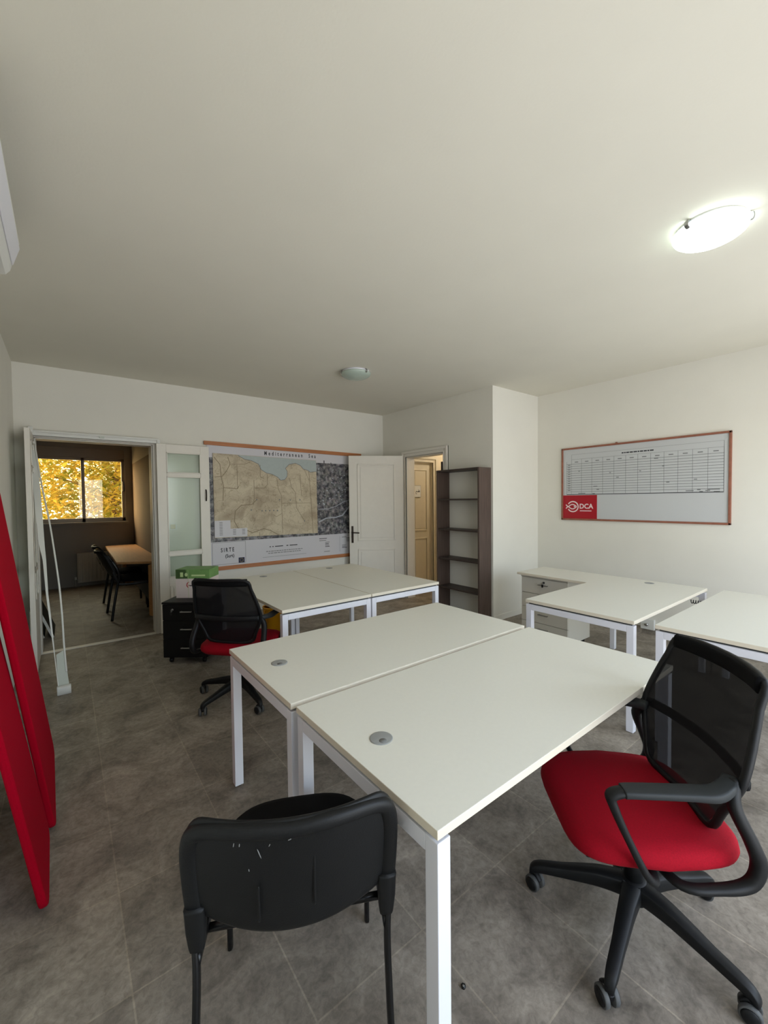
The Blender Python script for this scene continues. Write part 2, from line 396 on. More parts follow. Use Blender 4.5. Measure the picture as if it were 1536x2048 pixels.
# back wall with the double-door opening
OX0, OX1, OZ = -.245, .815, 2.235
b = MB(); b.box((X0-.2, YB, 0), (OX0, YB2, ZC+.1), m_wall).box((OX1, YB, 0), (X1+.16, YB2, ZC+.1), m_wall).box((OX0, YB, OZ), (OX1, YB2, ZC+.1), m_wall)
struct(b, 'wall_back')
# wall with the second door, then the step and the right wall
PY0, PY1, PZ = 4.085, 4.905, 2.225
b = MB(); b.box((X1, YS, 0), (X1+.16, PY0, ZC), m_wall).box((X1, PY1, 0), (X1+.16, YB, ZC), m_wall).box((X1, PY0, PZ), (X1+.16, PY1, ZC), m_wall)
struct(b, 'wall_door_side')
b = MB(); b.box((X1+.16, YS, 0), (X2+.2, YS+.16, ZC), m_wall); struct(b, 'wall_step')
b = MB(); b.box((X2, Y0, 0), (X2+.2, YS, ZC), m_wall); struct(b, 'wall_right')
b = MB(); xs = [X0-.2]+[q for a in WIN for q in a]+[X2+.2]
for i in range(0, len(xs), 2): b.box((xs[i], Y0-.2, 0), (xs[i+1], Y0, ZC), m_wall)
for a, c in WIN: b.box((a, Y0-.2, 0), (c, Y0, WZ0), m_wall).box((a, Y0-.2, WZ1), (c, Y0, ZC), m_wall)
struct(b, 'wall_front')
for i, (a, c) in enumerate(WIN):
    b = MB(); t_ = .05; y0, y1 = Y0-.12, Y0-.07; mid = (a+c)/2
    for x in (a, c-t_, mid-t_/2): b.box((x, y0, WZ0), (x+t_, y1, WZ1), m_frame)
    for z in (WZ0, WZ1-t_): b.box((a, y0, z), (c, y1, z+t_), m_frame)
    struct(b, 'window_%d' % (i+2))
# skirting: a row of low plinth tiles
b = MB(); b.box((X1, YS-.008, 0), (X2, YS, .07), m_wall); struct(b, 'baseboard_step')
b = MB(); b.box((X2-.008, Y0, 0), (X2, YS-.008, .07), m_floor); struct(b, 'baseboard_right')
b = MB(); b.box((OX1+.08, YB-.008, 0), (X1, YB, .07), m_floor); struct(b, 'baseboard_back')

# meeting room behind
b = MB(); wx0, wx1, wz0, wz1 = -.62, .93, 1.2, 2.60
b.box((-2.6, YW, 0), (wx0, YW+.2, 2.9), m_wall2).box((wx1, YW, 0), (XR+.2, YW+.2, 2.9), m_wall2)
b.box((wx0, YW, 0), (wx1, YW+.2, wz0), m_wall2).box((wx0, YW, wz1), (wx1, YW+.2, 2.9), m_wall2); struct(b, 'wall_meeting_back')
b = MB(); b.box((XR, YB2, 0), (XR+.2, YW, 2.33), m_wall2_low).box((XR, YB2, 2.33), (XR+.2, YW, 2.9), m_wall2); struct(b, 'wall_meeting_right')
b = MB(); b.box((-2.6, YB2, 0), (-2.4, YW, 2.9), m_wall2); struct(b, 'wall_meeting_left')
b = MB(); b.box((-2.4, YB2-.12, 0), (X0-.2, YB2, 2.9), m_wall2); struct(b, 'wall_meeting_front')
b = MB(); b.box((OX0, YB-.01, 0), (OX1, YB2-.12, .008), m_trimw); struct(b, 'trim_1', bevel=.003)
# window of the meeting room
b = MB()
b.box((wx0, YW+.02, 2.42), (wx1, YW+.10, wz1), m_alu)                       # shutter box
for x in (wx0, .232, wx1-.055): b.box((x, YW+.03, wz0), (x+.055, YW+.09, 2.42), m_alu)
for z in (wz0, 2.37): b.box((wx0, YW+.03, z), (wx1, YW+.09, z+(.075 if z == wz0 else .05)), m_alu)
win = struct(b, 'window_1', bevel=.004)
b = MB(); b.box((wx0+.05, YW+.06, wz0+.07), (.235, YW+.064, 2.38), m_amber); b.build('window_pane', win)
b = MB(); b.box((.285, YW+.05, wz0+.07), (wx1-.05, YW+.054, 2.38), m_amber); b.build('window_pane', win)
b = MB(); b.box((wx1-.04, YW+.0, 1.78), (wx1-.015, YW+.03, 1.98), m_blkm); o = b.build('window_latch', win, bevel=.006); o['label'] = 'black sash latch'
b = MB(); b.box((wx0-.04, YW-.06, wz0-.04), (wx1+.04, YW+.03, wz0), m_wall2); b.build('window_sill', win, bevel=.005)

# corridor beyond the second door
b = MB(); b.box((X1+.16, 5.2, 0), (4.66, 5.36, 2.9), m_corr).box((5.10, 5.2, 0), (7.6, 5.36, 2.9), m_corr).box((4.66, 5.2, 2.20), (5.10, 5.36, 2.9), m_corr)
struct(b, 'wall_corridor_back')
b = MB(); b.box((6.6, 3.4, 0), (6.8, 5.2, 2.9), m_corr); struct(b, 'wall_corridor_right')
b = MB(); b.box((X1+.16, 3.407, 0), (6.6, 3.5, 2.9), m_corr); struct(b, 'wall_corridor_front')
b = MB(); b.box((X1+.16, 3.5, 2.9), (6.8, 5.36, 3.0), m_corr); struct(b, 'ceiling')
b = MB(); b.box((X2+.3, 3.4, -.12), (6.8, 5.36, 0), m_floor); struct(b, 'floor')

# ------------------------------------------------------------ panelled joinery
def moulding(b, x0, z0, x1, z1, y, m, dep=.012, w_=.022):
    """raised rectangular moulding on an xz face at y (towards -y)"""
    b.box((x0, y-dep, z0), (x0+w_, y, z1), m); b.box((x1-w_, y-dep, z0), (x1, y, z1), m)
    b.box((x0+w_, y-dep, z0), (x1-w_, y, z0+w_), m); b.box((x0+w_, y-dep, z1-w_), (x1-w_, y, z1), m)
    k = w_*1.7
    b.box((x0+k, y-dep*.45, z0+k), (x1-k, y, z1-k), m)
def architrave(b, a0, a1, z, w_, m, T):
    """double-ridged door surround; T maps (a, out, z) to world"""
    def bx(p, q): b.box(T(*p), T(*q), m)
    for (i0, i1, o_) in ((0, w_, .018), (w_*.55, w_, .034), (.0, w_*.16, .028)):
        bx((a0-i1, 0, 0), (a0-i0, o_, z+i1)); bx((a1+i0, 0, 0), (a1+i1, o_, z+i1)); bx((a0-i0, 0, z+i0), (a1+i0, o_, z+i1))
b = MB(); architrave(b, OX0, OX1, OZ, .07, m_trimw, lambda a, o_, z: (a, YB-o_, z))
b.box((OX0, YB, 0), (OX0+.012, YB2, OZ), m_trimw).box((OX1-.012, YB, 0), (OX1, YB2, OZ), m_trimw).box((OX0, YB, OZ-.012), (OX1, YB2, OZ), m_trimw)
struct(b, 'trim_2', bevel=.003)
b = MB(); architrave(b, PY0, PY1, PZ, .085, m_trimw, lambda a, o_, z: (X1-o_, a, z))
b.box((X1, PY0, 0), (X1+.16, PY0+.015, PZ), m_trimw).box((X1, PY1-.015, 0), (X1+.16, PY1, PZ), m_trimw).box((X1, PY0, PZ-.015), (X1+.16, PY1, PZ), m_trimw)
struct(b, 'trim_3', bevel=.003)
b = MB(); architrave(b, 4.66, 5.10, 2.20, .10, m_trimc, lambda a, o_, z: (a, 5.2-o_, z)); struct(b, 'trim_4', bevel=.003)
# corridor door with its plate
d = bpy.data.objects.new('door_4', None); col.objects.link(d); d['kind'] = 'structure'; d.location = (4.655, 5.23, 0)
b = MB(); b.box((0.01, 0, .01), (.44, .04, 2.195), m_trimc)
moulding(b, .02, 1.02, .34, 2.08, 0, m_trimc); moulding(b, .02, .12, .34, .90, 0, m_trimc); b.build('door_leaf', d, bevel=.003)
b = MB(); b.box((.03, -.02, 1.60), (.175, -.012, 1.80), m_inkl); b.box((.035, -.0215, 1.605), (.170, -.02, 1.795), m_plast)
def arab(b, ox, oz, s, y):
    # the four joined letters of the plate, right to left
    L = [[(.95, .45), (.98, .62), (.86, .68), (.80, .52), (.80, .45), (.95, .45)], [(.80, .45), (.62, .45)], [(.74, .45), (.74, 1.0)], [(.70, .48), (.60, .60), (.52, .48), (.62, .45)],
         [(.62, .45), (.45, .45), (.44, .58)], [(.45, .45), (.30, .45), (.22, .58), (.08, .55)], [(.26, .50), (.10, .40), (.06, .18), (.18, .04), (.34, .08)],
         [(.44, .30), (.45, .30)], [(.20, .74), (.22, .74)]]
    for l in L: b.strip([(ox+x*s, oz+z*s*.8) for x, z in l], s*.075, m_ink, 'xz', y)
arab(b, .052, 1.655, .10, -.0213); o = b.build('door_plate', d); o['label'] = 'small white plate with dark Arabic lettering'

def panel_leaf(name, L, H, hinge, rz, n):
    d = bpy.data.objects.new(name, None); col.objects.link(d); d['kind'] = 'structure'; d.location = hinge; d.rotation_euler = (0, 0, rz)
    return d
# door 2: open white panelled leaf, hinged at the left jamb of the second doorway
ang = math.atan2(5.378-4.934, 3.484-4.203)
d2 = panel_leaf('door_2', .845, 2.24, (4.195, 4.94, 0), ang, 2)
b = MB(); L = .845
b.box((0, -.0, .012), (L, .04, 2.245), m_trimw)
def mould2(b, x0, z0, x1, z1):
    for yy, s_ in ((0.04, 1), ):
        w_ = .02; dep = .012
        b.box((x0, yy, z0), (x0+w_, yy+dep, z1), m_trimw); b.box((x1-w_, yy, z0), (x1, yy+dep, z1), m_trimw)
        b.box((x0, yy, z0), (x1, yy+dep, z0+w_), m_trimw); b.box((x0, yy, z1-w_), (x1, yy+dep, z1), m_trimw)
        b.box((x0+.045, yy, z0+.045), (x1-.045, yy+.006, z1-.045), m_trimw)
mould2(b, .13, .93, L-.13, 2.12); mould2(b, .13, .12, L-.13, .80); b.build('door_leaf', d2, bevel=.003)
b = MB(); b.box((L-.062, .04, .90), (L-.030, .050, 1.16), m_brass); b.sweep([(L-.046, .05, 1.06), (L-.046, .085, 1.06), (L-.075, .09, 1.06), (L-.15, .09, 1.055)], (.018, .018), m_brass, ref=(0, 0, 1))
o = b.build('door_handle', d2, bevel=.004); o['label'] = 'dark bronze lever handle on a long back plate'

def glazed_leaf(name, L, hinge, rz, side=1):
    """leaf along +x of its own frame, faces -y; three glazed openings over a solid foot"""
    d = panel_leaf(name, L, 2.25, hinge, rz, 3)
    b = MB(); t_ = .04; st = .10; zs = [(.66, .925), (.965, 1.865), (1.905, 2.15)]
    b.box((0, 0, .012), (st, t_, 2.245), m_trimw).box((L-st, 0, .012), (L, t_, 2.245), m_trimw)
    edges = [.012]+[q for z in zs for q in z]+[2.245]
    for i in range(0, len(edges), 2): b.box((st, 0, edges[i]), (L-st, t_, edges[i+1]), m_trimw)
    moulding(b, st+.01, .12, L-st-.01, .56, 0, m_trimw)
    for z0, z1 in zs:
        for yy in (-.006, t_-.006):
            b.box((st, yy, z0), (st+.012, yy+.012, z1), m_trimw); b.box((L-st-.012, yy, z0), (L-st, yy+.012, z1), m_trimw)
            b.box((st, yy, z0), (L-st, yy+.012, z0+.012), m_trimw); b.box((st, yy, z1-.012), (L-st, yy+.012, z1), m_trimw)
    lf = b.build('door_leaf', d, bevel=.0025)
    for z0, z1 in zs:
        g = MB(); g.box((st, t_/2-.002, z0), (L-st, t_/2+.002, z1), m_doorglass); g.build('door_pane', d)
    return d
d1 = glazed_leaf('door_1', .58, (.845, 5.41, 0), 0)
b = MB(); b.sweep([(.535, -.004, 1.71), (.535, -.02, 1.69), (.535, -.024, 1.62), (.535, -.010, 1.57)], (.014, .012), m_brass, ref=(1, 0, 0)); o = b.build('door_handle', d1); o['label'] = 'small dark bronze latch'
d3 = glazed_leaf('door_3', .54, (-.285, 5.43, 0), rad(-90))

# light switch seen through the folded leaf
b = MB(); b.box((.965, YB-.010, 1.225), (1.055, YB, 1.305), m_plast).box((.985, YB-.014, 1.238), (1.040, YB-.010, 1.292), mat('cream_switch', (206, 198, 160), .5))
tag(b.build('light_switch', bevel=.003), 'cream light switch on the wall seen through the glazed door', 'light switch')

# ------------------------------------------------------------ retractable screen on the doorway
sc = thing('insect_screen', 'white screen rail over the left doorway with bowed strips hanging to the floor', 'insect screen', (0, 0, 0))
b = MB(); b.box((-.30, YB-.085, 2.245), (.87, YB-.035, 2.30), m_plast).box((-.31, YB-.095, 2.275), (.88, YB-.035, 2.288), m_plast); b.build('rail', sc, bevel=.004)
b = MB(); b.box((-.285, YB-.11, 2.17), (-.245, YB-.05, 2.33), m_plast); b.build('end_bracket', sc, bevel=.005)
b = MB(); b.box((.85, YB-.10, 2.245), (.885, YB-.05, 2.29), m_plast); b.build('end_bracket', sc, bevel=.005)
b = MB(); b.box((.30, YB-.10, 2.262), (.345, YB-.085, 2.282), m_plastg); b.build('clip', sc, bevel=.003)
Lp = [(-.278, 5.379, 2.2), (-.259, 5.238, 1.934), (-.231, 5.009, 1.501), (-.205, 4.842, 1.186), (-.181, 4.773, 1.055), (-.161, 4.619, .764), (-.137, 4.493, .525), (-.114, 4.372, .297), (-.093, 4.247, .061)]
Lr = [(-.225, 5.362, 2.168), (-.201, 5.187, 1.837), (-.181, 5.008, 1.5), (-.166, 4.841, 1.183), (-.157, 4.772, 1.053), (-.145, 4.618, .761), (-.124, 4.492, .523), (-.108, 4.371, .296), (-.087, 4.247, .06)]
b = MB(); vs_ = []; fs = []
for a, c in zip(Lp, Lr):
    vs_ += [(a[0], a[1], a[2]), (c[0], c[1]-.0, c[2]), (c[0], c[1]+.012, c[2]), (a[0], a[1]+.012, a[2])]
for i in range(len(Lp)-1):
    for k in range(4): fs.append((i*4+k, i*4+(k+1) % 4, i*4+4+(k+1) % 4, i*4+4+k))
fs += [(0, 1, 2, 3), (len(vs_)-4, len(vs_)-3, len(vs_)-2, len(vs_)-1)]
b.add(vs_, fs, m_plast); b.build('side_strip', sc)
Rp = [(-.233, 5.353, 2.152), (-.186, 5.148, 1.763), (-.132, 4.959, 1.406), (-.1, 4.815, 1.134), (-.070, 4.656, .833), (-.055, 4.527, .589), (-.047, 4.404, .357), (-.036, 4.30, .16)]
b = MB(); b.sweep(Rp, (.014, .012), m_plast, ref=(1, 0, 0)); b.build('side_strip', sc)
b = MB(); b.add([(-.101, 4.372, .294), (-.048, 4.384, .32), (-.02, 4.25, .06), (-.090, 4.25, .06), (-.101, 4.38, .294), (-.048, 4.392, .32), (-.02, 4.258, .06), (-.090, 4.258, .06)],
                [(0, 1, 2, 3), (7, 6, 5, 4), (0, 4, 5, 1), (1, 5, 6, 2), (2, 6, 7, 3), (3, 7, 4, 0)], m_plastg); b.build('web', sc)
b = MB(); b.sweep([(-.100, 4.235, .035), (-.008, 4.235, .035)], (.075, .05), m_plast, ref=(0, -.2, 1), power=4); o = b.build('end_cap', sc, bevel=.004); o['label'] = 'rounded white end cap resting on the floor'

# ------------------------------------------------------------ red leaning screens
def red_panel(label, yn, w_, xb, slope, Lh, phi):
    """a desk screen stood on the corner of its short end, head leaning towards the wall"""
    r = .06; pts = []
    for cx, cz, a0 in ((w_-r, Lh-r, 0), (r, Lh-r, 90), (r, r, 180), (w_-r, r, 270)):
        for k in range(7): a = rad(a0+15*k); pts.append((cx+r*cos(a), cz+r*sin(a)))
    o = thing('desk_screen', label, 'desk screen', (xb, yn, 0), 0, None)
    b = MB(); b.prism(pts, .028, m_redp, 'x', -.014)
    b.build('felt_panel', o, bevel=.009, seg=3)
    o.rotation_euler = (phi, -math.atan(slope), 0)
    return o
red_panel('red felt desk screen standing on end, nearer of the two leaning at the left wall', 1.99, .42, -.105, .135, 1.60, rad(7))
red_panel('red felt desk screen leaning at the left wall, the one farther from the camera', 2.47, .57, -.091, .106, 1.575, rad(13.2))

# ------------------------------------------------------------ air conditioner
ac = thing('air_conditioner', 'white split air conditioner high on the left wall', 'air conditioner', (X0, 1.75, 2.60))
b = MB(); prof = [(0, .055), (.12, .06), (.19, .078), (.207, .10), (.246, .245), (.22, .275), (0, .28)]
vsx = prof
b.prism([(z_, x_) for x_, z_ in prof], .99, m_plast, 'y', 0) if False else None
vv = [(x_, 0, z_) for x_, z_ in prof]+[(x_, .99, z_) for x_, z_ in prof]; n = len(prof)
b.add(vv, [list(range(n)), list(range(n, 2*n))]+[(i, (i+1) % n, n+(i+1) % n, n+i) for i in range(n)], m_plast); b.build('casing', ac, bevel=.006)
b = MB(); b.add([(.214, .02, .125), (.240, .02, .215), (.240, .97, .215), (.214, .97, .125), (.220, .02, .125), (.247, .02, .213), (.247, .97, .213), (.220, .97, .125)],
                [(0, 1, 2, 3), (7, 6, 5, 4), (0, 4, 5, 1), (1, 5, 6, 2), (2, 6, 7, 3), (3, 7, 4, 0)], m_frame); b.build('front_cover', ac, bevel=.002)
b = MB(); b.box((.08, .06, .050), (.165, .90, .066), m_spacer); o = b.build('air_outlet', ac); o['label'] = 'black outlet slot'
b = MB(); b.box((.10, .06, .036), (.15, .90, .042), m_plast); b.build('louvre', ac)

# ------------------------------------------------------------ ceiling lamps
def ceiling_lamp(label, x, y, on):
    o = thing('ceiling_lamp', label, 'ceiling lamp', (x, y, ZC), 0)
    b = MB(); b.lathe([(.0, -.001), (.150, -.001), (.158, -.018), (.150, -.026), (.0, -.026)], m_frame, 40); b.build('base_plate', o)
    R_ = .165; b = MB(); b.lathe([(R_, -.024)]+[(R_*cos(a), -.026-.062*sin(a)) for a in [rad(6+12*k) for k in range(7)]]+[(0, -.088)], m_opal_on if on else m_opal, 48)
    b.build('glass_bowl', o)
    for k in range(3):
        a = rad(40+120*k); b = MB(); cx, cy = (R_-.003)*cos(a), (R_-.003)*sin(a)
        b.sweep([(cx*.93, cy*.93, -.006), (cx*1.05, cy*1.05, -.012), (cx*1.05, cy*1.05, -.034), (cx*.95, cy*.95, -.044)], (.022, .005), m_chrome, ref=(-sin(a), cos(a), 0)); b.build('clip', o)
    return o
ceiling_lamp('round glass ceiling lamp, switched on, near the right wall', 2.70, .68, True)
ceiling_lamp('round greenish glass ceiling lamp, switched off, towards the far wall', 2.55, 3.78, False)
corr = thing('ceiling_lamp', 'warm round lamp added out of view on the corridor ceiling', 'ceiling lamp', (5.7, 4.5, 2.9))
b = MB(); b.lathe([(.0, 0), (.14, 0), (.14, -.03), (.10, -.07), (0, -.08)], mat('added_lamp_glass', (255, 236, 200), .4, emis=(1, .85, .65), estr=5)); b.build('glass_bowl', corr)
cl = bpy.data.lights.new('corridor_fill', 'POINT'); cl.energy = 26; cl.color = (1, .92, .80); cl.shadow_soft_size = .1  # unseen lamp and point light added to brighten the corridor
lo = bpy.data.objects.new('corridor_fill', cl); lo.location = (5.7, 4.5, 2.72); col.objects.link(lo)

# ------------------------------------------------------------ desks
def rect_leg(b, x, y, s, z1): b.box((x, y, 0.004), (x+s, y+s, z1), m_frame)
def desk(label, x0, x1, y0, y1, grommet, name='office_desk', poly=None, group=None):
    o = thing(name, label, 'desk', (x0, y0, 0)); W, D = x1-x0, y1-y0
    b = MB()
    pts = poly or [(0, 0), (W, 0), (W, D), (0, D)]
    b.prism(pts, .025, m_top, 'z', TOP-.025)
    # edge banding: side faces carry the banding material
    k = b._m(m_edge)
    for i in range(2, len(b.f)): b.mi[i] = k
    b.build('desktop', o, bevel=.0018)
    s = .045; zt = TOP-.037
    for (lx, ly) in ((.003, .003), (W-s-.003, .003), (W-s-.003, D-s-.003), (.003, D-s-.003)):
        b = MB(); rect_leg(b, lx, ly, s, zt); b.build('leg', o, bevel=.002)
    b = MB()
    if D > W:      # end frames on the short sides, one recessed beam along the middle
        for ly in (.003, D-s-.003): b.box((s+.003, ly, zt-s), (W-s-.003, ly+s, zt), m_frame)
        b.box((W/2-.025, s, zt-s), (W/2+.025, D-s, zt), m_frame)
    else:
        for lx in (.003, W-s-.003): b.box((lx, s+.003, zt-s), (lx+s, D-s-.003, zt), m_frame)
        b.box((s, D/2-.025, zt-s), (W-s, D/2+.025, zt), m_frame)
    b.build('frame', o, bevel=.002)
    b = MB()
    if D > W: b.box((W/2-.02, .028, zt), (W/2+.02, D-.028, TOP-.025), m_spacer)
    else: b.box((.03, D/2-.02, zt), (W-.03, D/2+.02, TOP-.025), m_spacer)
    if D > W: b.box((.02, .018, zt), (W-.02, .028, TOP-.025), m_spacer); b.box((.02, D-.028, zt), (W-.02, D-.018, TOP-.025), m_spacer)
    else: b.box((.02, .02, zt), (.03, D-.02, TOP-.025), m_spacer); b.box((W-.03, .02, zt), (W-.02, D-.02, TOP-.025), m_spacer)
    b.build('spacer', o)
    gx, gy = grommet[0]-x0, grommet[1]-y0
    b = MB(); b.lathe([(.0, .0), (.0395, .0), (.0395, .0022), (.036, .0032), (.0, .0028)], m_grom, 36, (gx, gy, TOP-.0005))
    b.lathe([(0, .0), (.013, .0), (.013, .0006), (0, .0006)], m_grom2, 20, (gx-.006, gy-.018, TOP+.0024))
    b.build('cable_grommet', o)
    return o
desk('white desk nearest the camera, its corner above the black visitor chair', .693, 2.279, .698, 1.475, (.823, 1.095))
desk('white desk pushed against the far side of the nearest one', .685, 2.283, 1.508, 2.288, (.821, 1.93))
desk('white desk beside the black drawer unit, in front of the wall map', 1.239, 2.052, 2.847, 4.405, (1.655, 4.275))
desk('white desk in front of the open panelled door, ending by the bookcase', 2.060, 2.871, 2.847, 4.405, (2.47, 4.28))
W, D = 4.442-2.905, 1.909-1.109
desk('L-shaped white desk whose return rests on the white drawer unit', 2.905, 4.442, 1.109, 1.909, (4.31, 1.517), name='corner_desk',
     poly=[(0, 0), (W, 0), (W, 2.678-1.109), (3.915-2.905, 2.678-1.109), (3.915-2.905, D), (0, D)])
desk('white desk at the right edge, behind the mesh-backed chair', 2.926, 4.459, .197, .997, (4.33, .6))

# ------------------------------------------------------------ drawer units
def drawer_unit(name, label, loc, rz, W, D, H, m, zs, handle, lock, casters=True):
    """front faces -y of its own frame"""
    o = thing(name, label, 'drawer unit', loc, rz); c0 = .06
    b = MB(); b.box((0, .018, c0), (W, D, H-.018), m); b.build('carcass', o, bevel=.0015)
    b = MB(); b.box((-.004, -.004, H-.018), (W+.004, D, H), m); b.build('top', o, bevel=.0015)
    for i, (z0, z1) in enumerate(zs):
        b = MB(); b.box((.002, 0, z0), (W-.002, .0175, z1), m); dr = b.build('drawer', o, bevel=.0015)
        hz = handle(z0, z1); b = MB(); cx = W*(.5 if lock != 'l' else .56)
        b.box((cx-.055, -.028, hz-.005), (cx+.055, -.018, hz+.006), m_chrome)
        b.box((cx-.050, -.020, hz-.004), (cx-.042, .0, hz+.004), m_chrome); b.box((cx+.042, -.020, hz-.004), (cx+.050, .0, hz+.004), m_chrome)
        b.build('handle', dr, bevel=.002)
        if i == 0:
            lx = .10 if lock == 'l' else W/2+.004; lz = z1-.05 if lock == 'l' else z1-.035
            b = MB(); b.lathe([(0, -.012), (.010, -.012), (.011, 0), (0, 0)], m_chrome if lock == 'l' else m_blkm, 16, (lx, 0, lz), 'y')
            b.box((lx-.002, -.03, lz-.018), (lx+.002, -.010, lz+.006), m_chrome); b.box((lx-.009, -.034, lz-.045), (lx+.009, -.030, lz-.016), m_blkm)
            b.build('lock', dr)
    for cx in (.05, W-.05):
        for cy in (.06, D-.06):
            b = MB(); b.lathe([(0, -.014), (.022, -.014), (.024, -.008), (.024, .008), (.022, .014), (0, .014)], m_blkm, 16, (cx, cy, .024), 'x'); b.box((cx-.015, cy-.012, .03), (cx+.015, cy+.012, c0), m_blkm); b.build('caster', o)
    return o
drawer_unit('drawer_unit', 'black three-drawer unit on casters with a carton on top', (.70, 4.40, 0), rad(-38), .42, .44, .60, m_ped,
            [(.425, .578), (.245, .421), (.065, .241)], lambda a, c: (a+c)/2+.01, 'l')
drawer_unit('drawer_unit', 'white four-drawer unit under the return of the L-shaped desk', (3.965, 2.655, 0), rad(-90), .53, .46, .722, m_pedw,
            [(.535, .70), (.38, .53), (.225, .375), (.07, .22)], lambda a, c: a+(c-a)*.62, 'c')

# carton
cb = thing('carton', 'white carton with a green top standing on the black drawer unit', 'box', (.845, 4.505, .601), rad(-38))
W_, D_, H_ = .335, .225, .285; b = MB(); b.box((0, 0, 0), (W_, D_, H_*.68), m_card); b.box((-.001, -.001, H_*.68), (W_+.001, D_+.001, H_), m_green)
b.plate([(0, H_*.68), (W_*.35, H_*.68), (W_*.30, H_), (0, H_)], m_greend, 'xz', -.001)
b.strip([(W_*.37, 0.004), (W_*.37, H_-.002)], .003, m_greenl, 'xz', -.001)
b.plate([(.045, H_*.74), (.075, H_*.74), (.075, H_*.90), (.045, H_*.90)], m_greenl, 'xz', -.0018)
b.plate([(.105+.015*cos(rad(30*k)), H_*.82+.019*sin(rad(30*k))) for k in range(12)], m_greenl, 'xz', -.0018)
b.strip([(W_*.47, H_*.79), (W_*.88, H_*.79)], .016, m_greenl, 'xz', -.001)
b.strip([(.130, .16), (.112, .145), (.108, .122), (.122, .105)], .008, m_logo, 'xz', 0); b.strip([(.12, .125), (.135, .128)], .007, m_logo, 'xz', 0)
b.strip([(.135, .123), (.165, .123)], .010, m_ink, 'xz', 0); b.strip([(.17, .123), (.245, .123)], .012, m_ink, 'xz', 0)
b.build('box_body', cb, bevel=.001)

# yellow waste basket
yb = thing('waste_basket', 'yellow plastic waste basket under the desk by the wall map', 'bin', (1.96, 4.74, 0))
b = MB(); b.lathe([(0, .0), (.105, 0), (.125, .22), (.128, .22), (.128, .225), (.120, .225), (.1, .008), (0, .008)], m_yel, 32); b.build('bucket', yb)
b = MB()
for k in range(40):
    a = 2*pi*k/40; b.sweep([(.125*cos(a), .125*sin(a), .222), (.132*cos(a), .132*sin(a), .285)], (.006, .004), m_yel, ref=(-sin(a), cos(a), 0), n=4, sub=1)
b.lathe([(.128, .282), (.137, .282), (.137, .292), (.128, .292), (.128, .282)], m_yel, 32); b.build('slotted_rim', yb)

# ------------------------------------------------------------ bookcase
bc = thing('bookcase', 'tall dark walnut open bookcase against the wall beside the second door', 'bookcase', (4.0, 3.27, 0))
bw, bd, bh = .735, .232, 1.95
for y in (0, bw-.025): b = MB(); b.box((0, y, 0), (bd, y+.025, bh), m_book); b.build('side_panel', bc, bevel=.001)
b = MB(); b.box((0, .025, bh-.025), (bd, bw-.025, bh), m_bookd); b.build('top_panel', bc, bevel=.001)
for z in (1.565, 1.165, .775, .385, .06): b = MB(); b.box((.004, .025, z-.022), (bd, bw-.025, z), m_bookd); b.build('shelf', bc, bevel=.001)
b = MB(); b.box((.02, .025, 0), (.038, bw-.025, .038), m_bookd); b.build('plinth', bc)
b = MB(); b.sweep([(X1-.03, 4.10, 1.955), (X1-.035, 4.10, 2.0), (X1-.03, 4.098, 2.06)], (.012, .02), m_brass)
b.box((X1-.034, 4.085, 1.90), (X1-.026, 4.115, 2.09), m_brass)
tag(b.build('door_latch'), 'dark metal latch on the door frame just above the bookcase', 'latch')

# ------------------------------------------------------------ wall map with battens
wm = thing('wall_map', 'large white wall chart with an aerial photo, hung between two wooden battens', 'wall map', (0, YB, 0))
b = MB(); b.add([(1.385, -.03, 2.280), (3.775, -.03, 2.252), (3.775, -.03, 2.304), (1.385, -.03, 2.328), (1.385, -.004, 2.280), (3.775, -.004, 2.252), (3.775, -.004, 2.304), (1.385, -.004, 2.328)],
                [(0, 1, 2, 3), (7, 6, 5, 4), (0, 4, 5, 1), (1, 5, 6, 2), (2, 6, 7, 3), (3, 7, 4, 0)], m_wood); o = b.build('batten', wm, bevel=.003)
b = MB(); b.box((1.40, -.03, .672), (3.78, -.004, .722), m_wood); b.build('batten', wm, bevel=.003)
b = MB(); b.box((1.42, -.012, .70), (3.66, -.008, 2.285), m_paper)
yo = -.012
put_text(b, 'Mediterranean  Sea', .075, m_ink, 2.17, yo, 2.195, spacing=1.9, width=.79, bold=.002)
for (x0, z0, x1, z1) in ((1.46, .745, 1.885, 1.03),):
    b.strip([(x0, z0), (x1, z0), (x1, z1), (x0, z1), (x0, z0)], .004, m_inkl, 'xz', yo)
put_text(b, 'SIRTE', .075, m_ink, 1.565, yo, .905, spacing=1.5, width=.17, bold=.002)
put_text(b, '(Surt)', .062, m_ink, 1.62, yo, .83, width=.115, bold=.0015)
b.plate([(1.79, .745), (1.87, .745), (1.87, .815), (1.79, .815)], m_navy, 'xz', yo)
for k in range(12):
    a = rad(30*k); cx, cz = 1.83+.022*cos(a), .78+.022*sin(a); b.plate([(cx+.003*cos(rad(q)), cz+.003*sin(rad(q))) for q in (0, 90, 180, 270)], m_star, 'xz', yo-.0008)
for x0, x1 in ((2.22, 2.24), (2.26, 2.28), (2.30, 2.42), (2.47, 2.50), (2.52, 2.64)): b.strip([(x0, .925), (x1, .925)], .012, m_ink, 'xz', yo)
for z, x0, x1 in ((.862, 2.17, 2.72), (.835, 2.20, 2.69)):
    x = x0
    while x < x1: l = random.uniform(.02, .05); b.strip([(x, z), (min(x+l, x1), z)], .010, m_inkl, 'xz', yo); x += l+.008
b.strip([(2.12, .785), (2.78, .785)], .004, m_inkl, 'xz', yo)
def lines(x0, zs, l):
    for z in zs: b.strip([(x0, z), (x0+l*random.uniform(.6, 1), z)], .009, m_ink if random.random() < .4 else m_inkl, 'xz', yo)
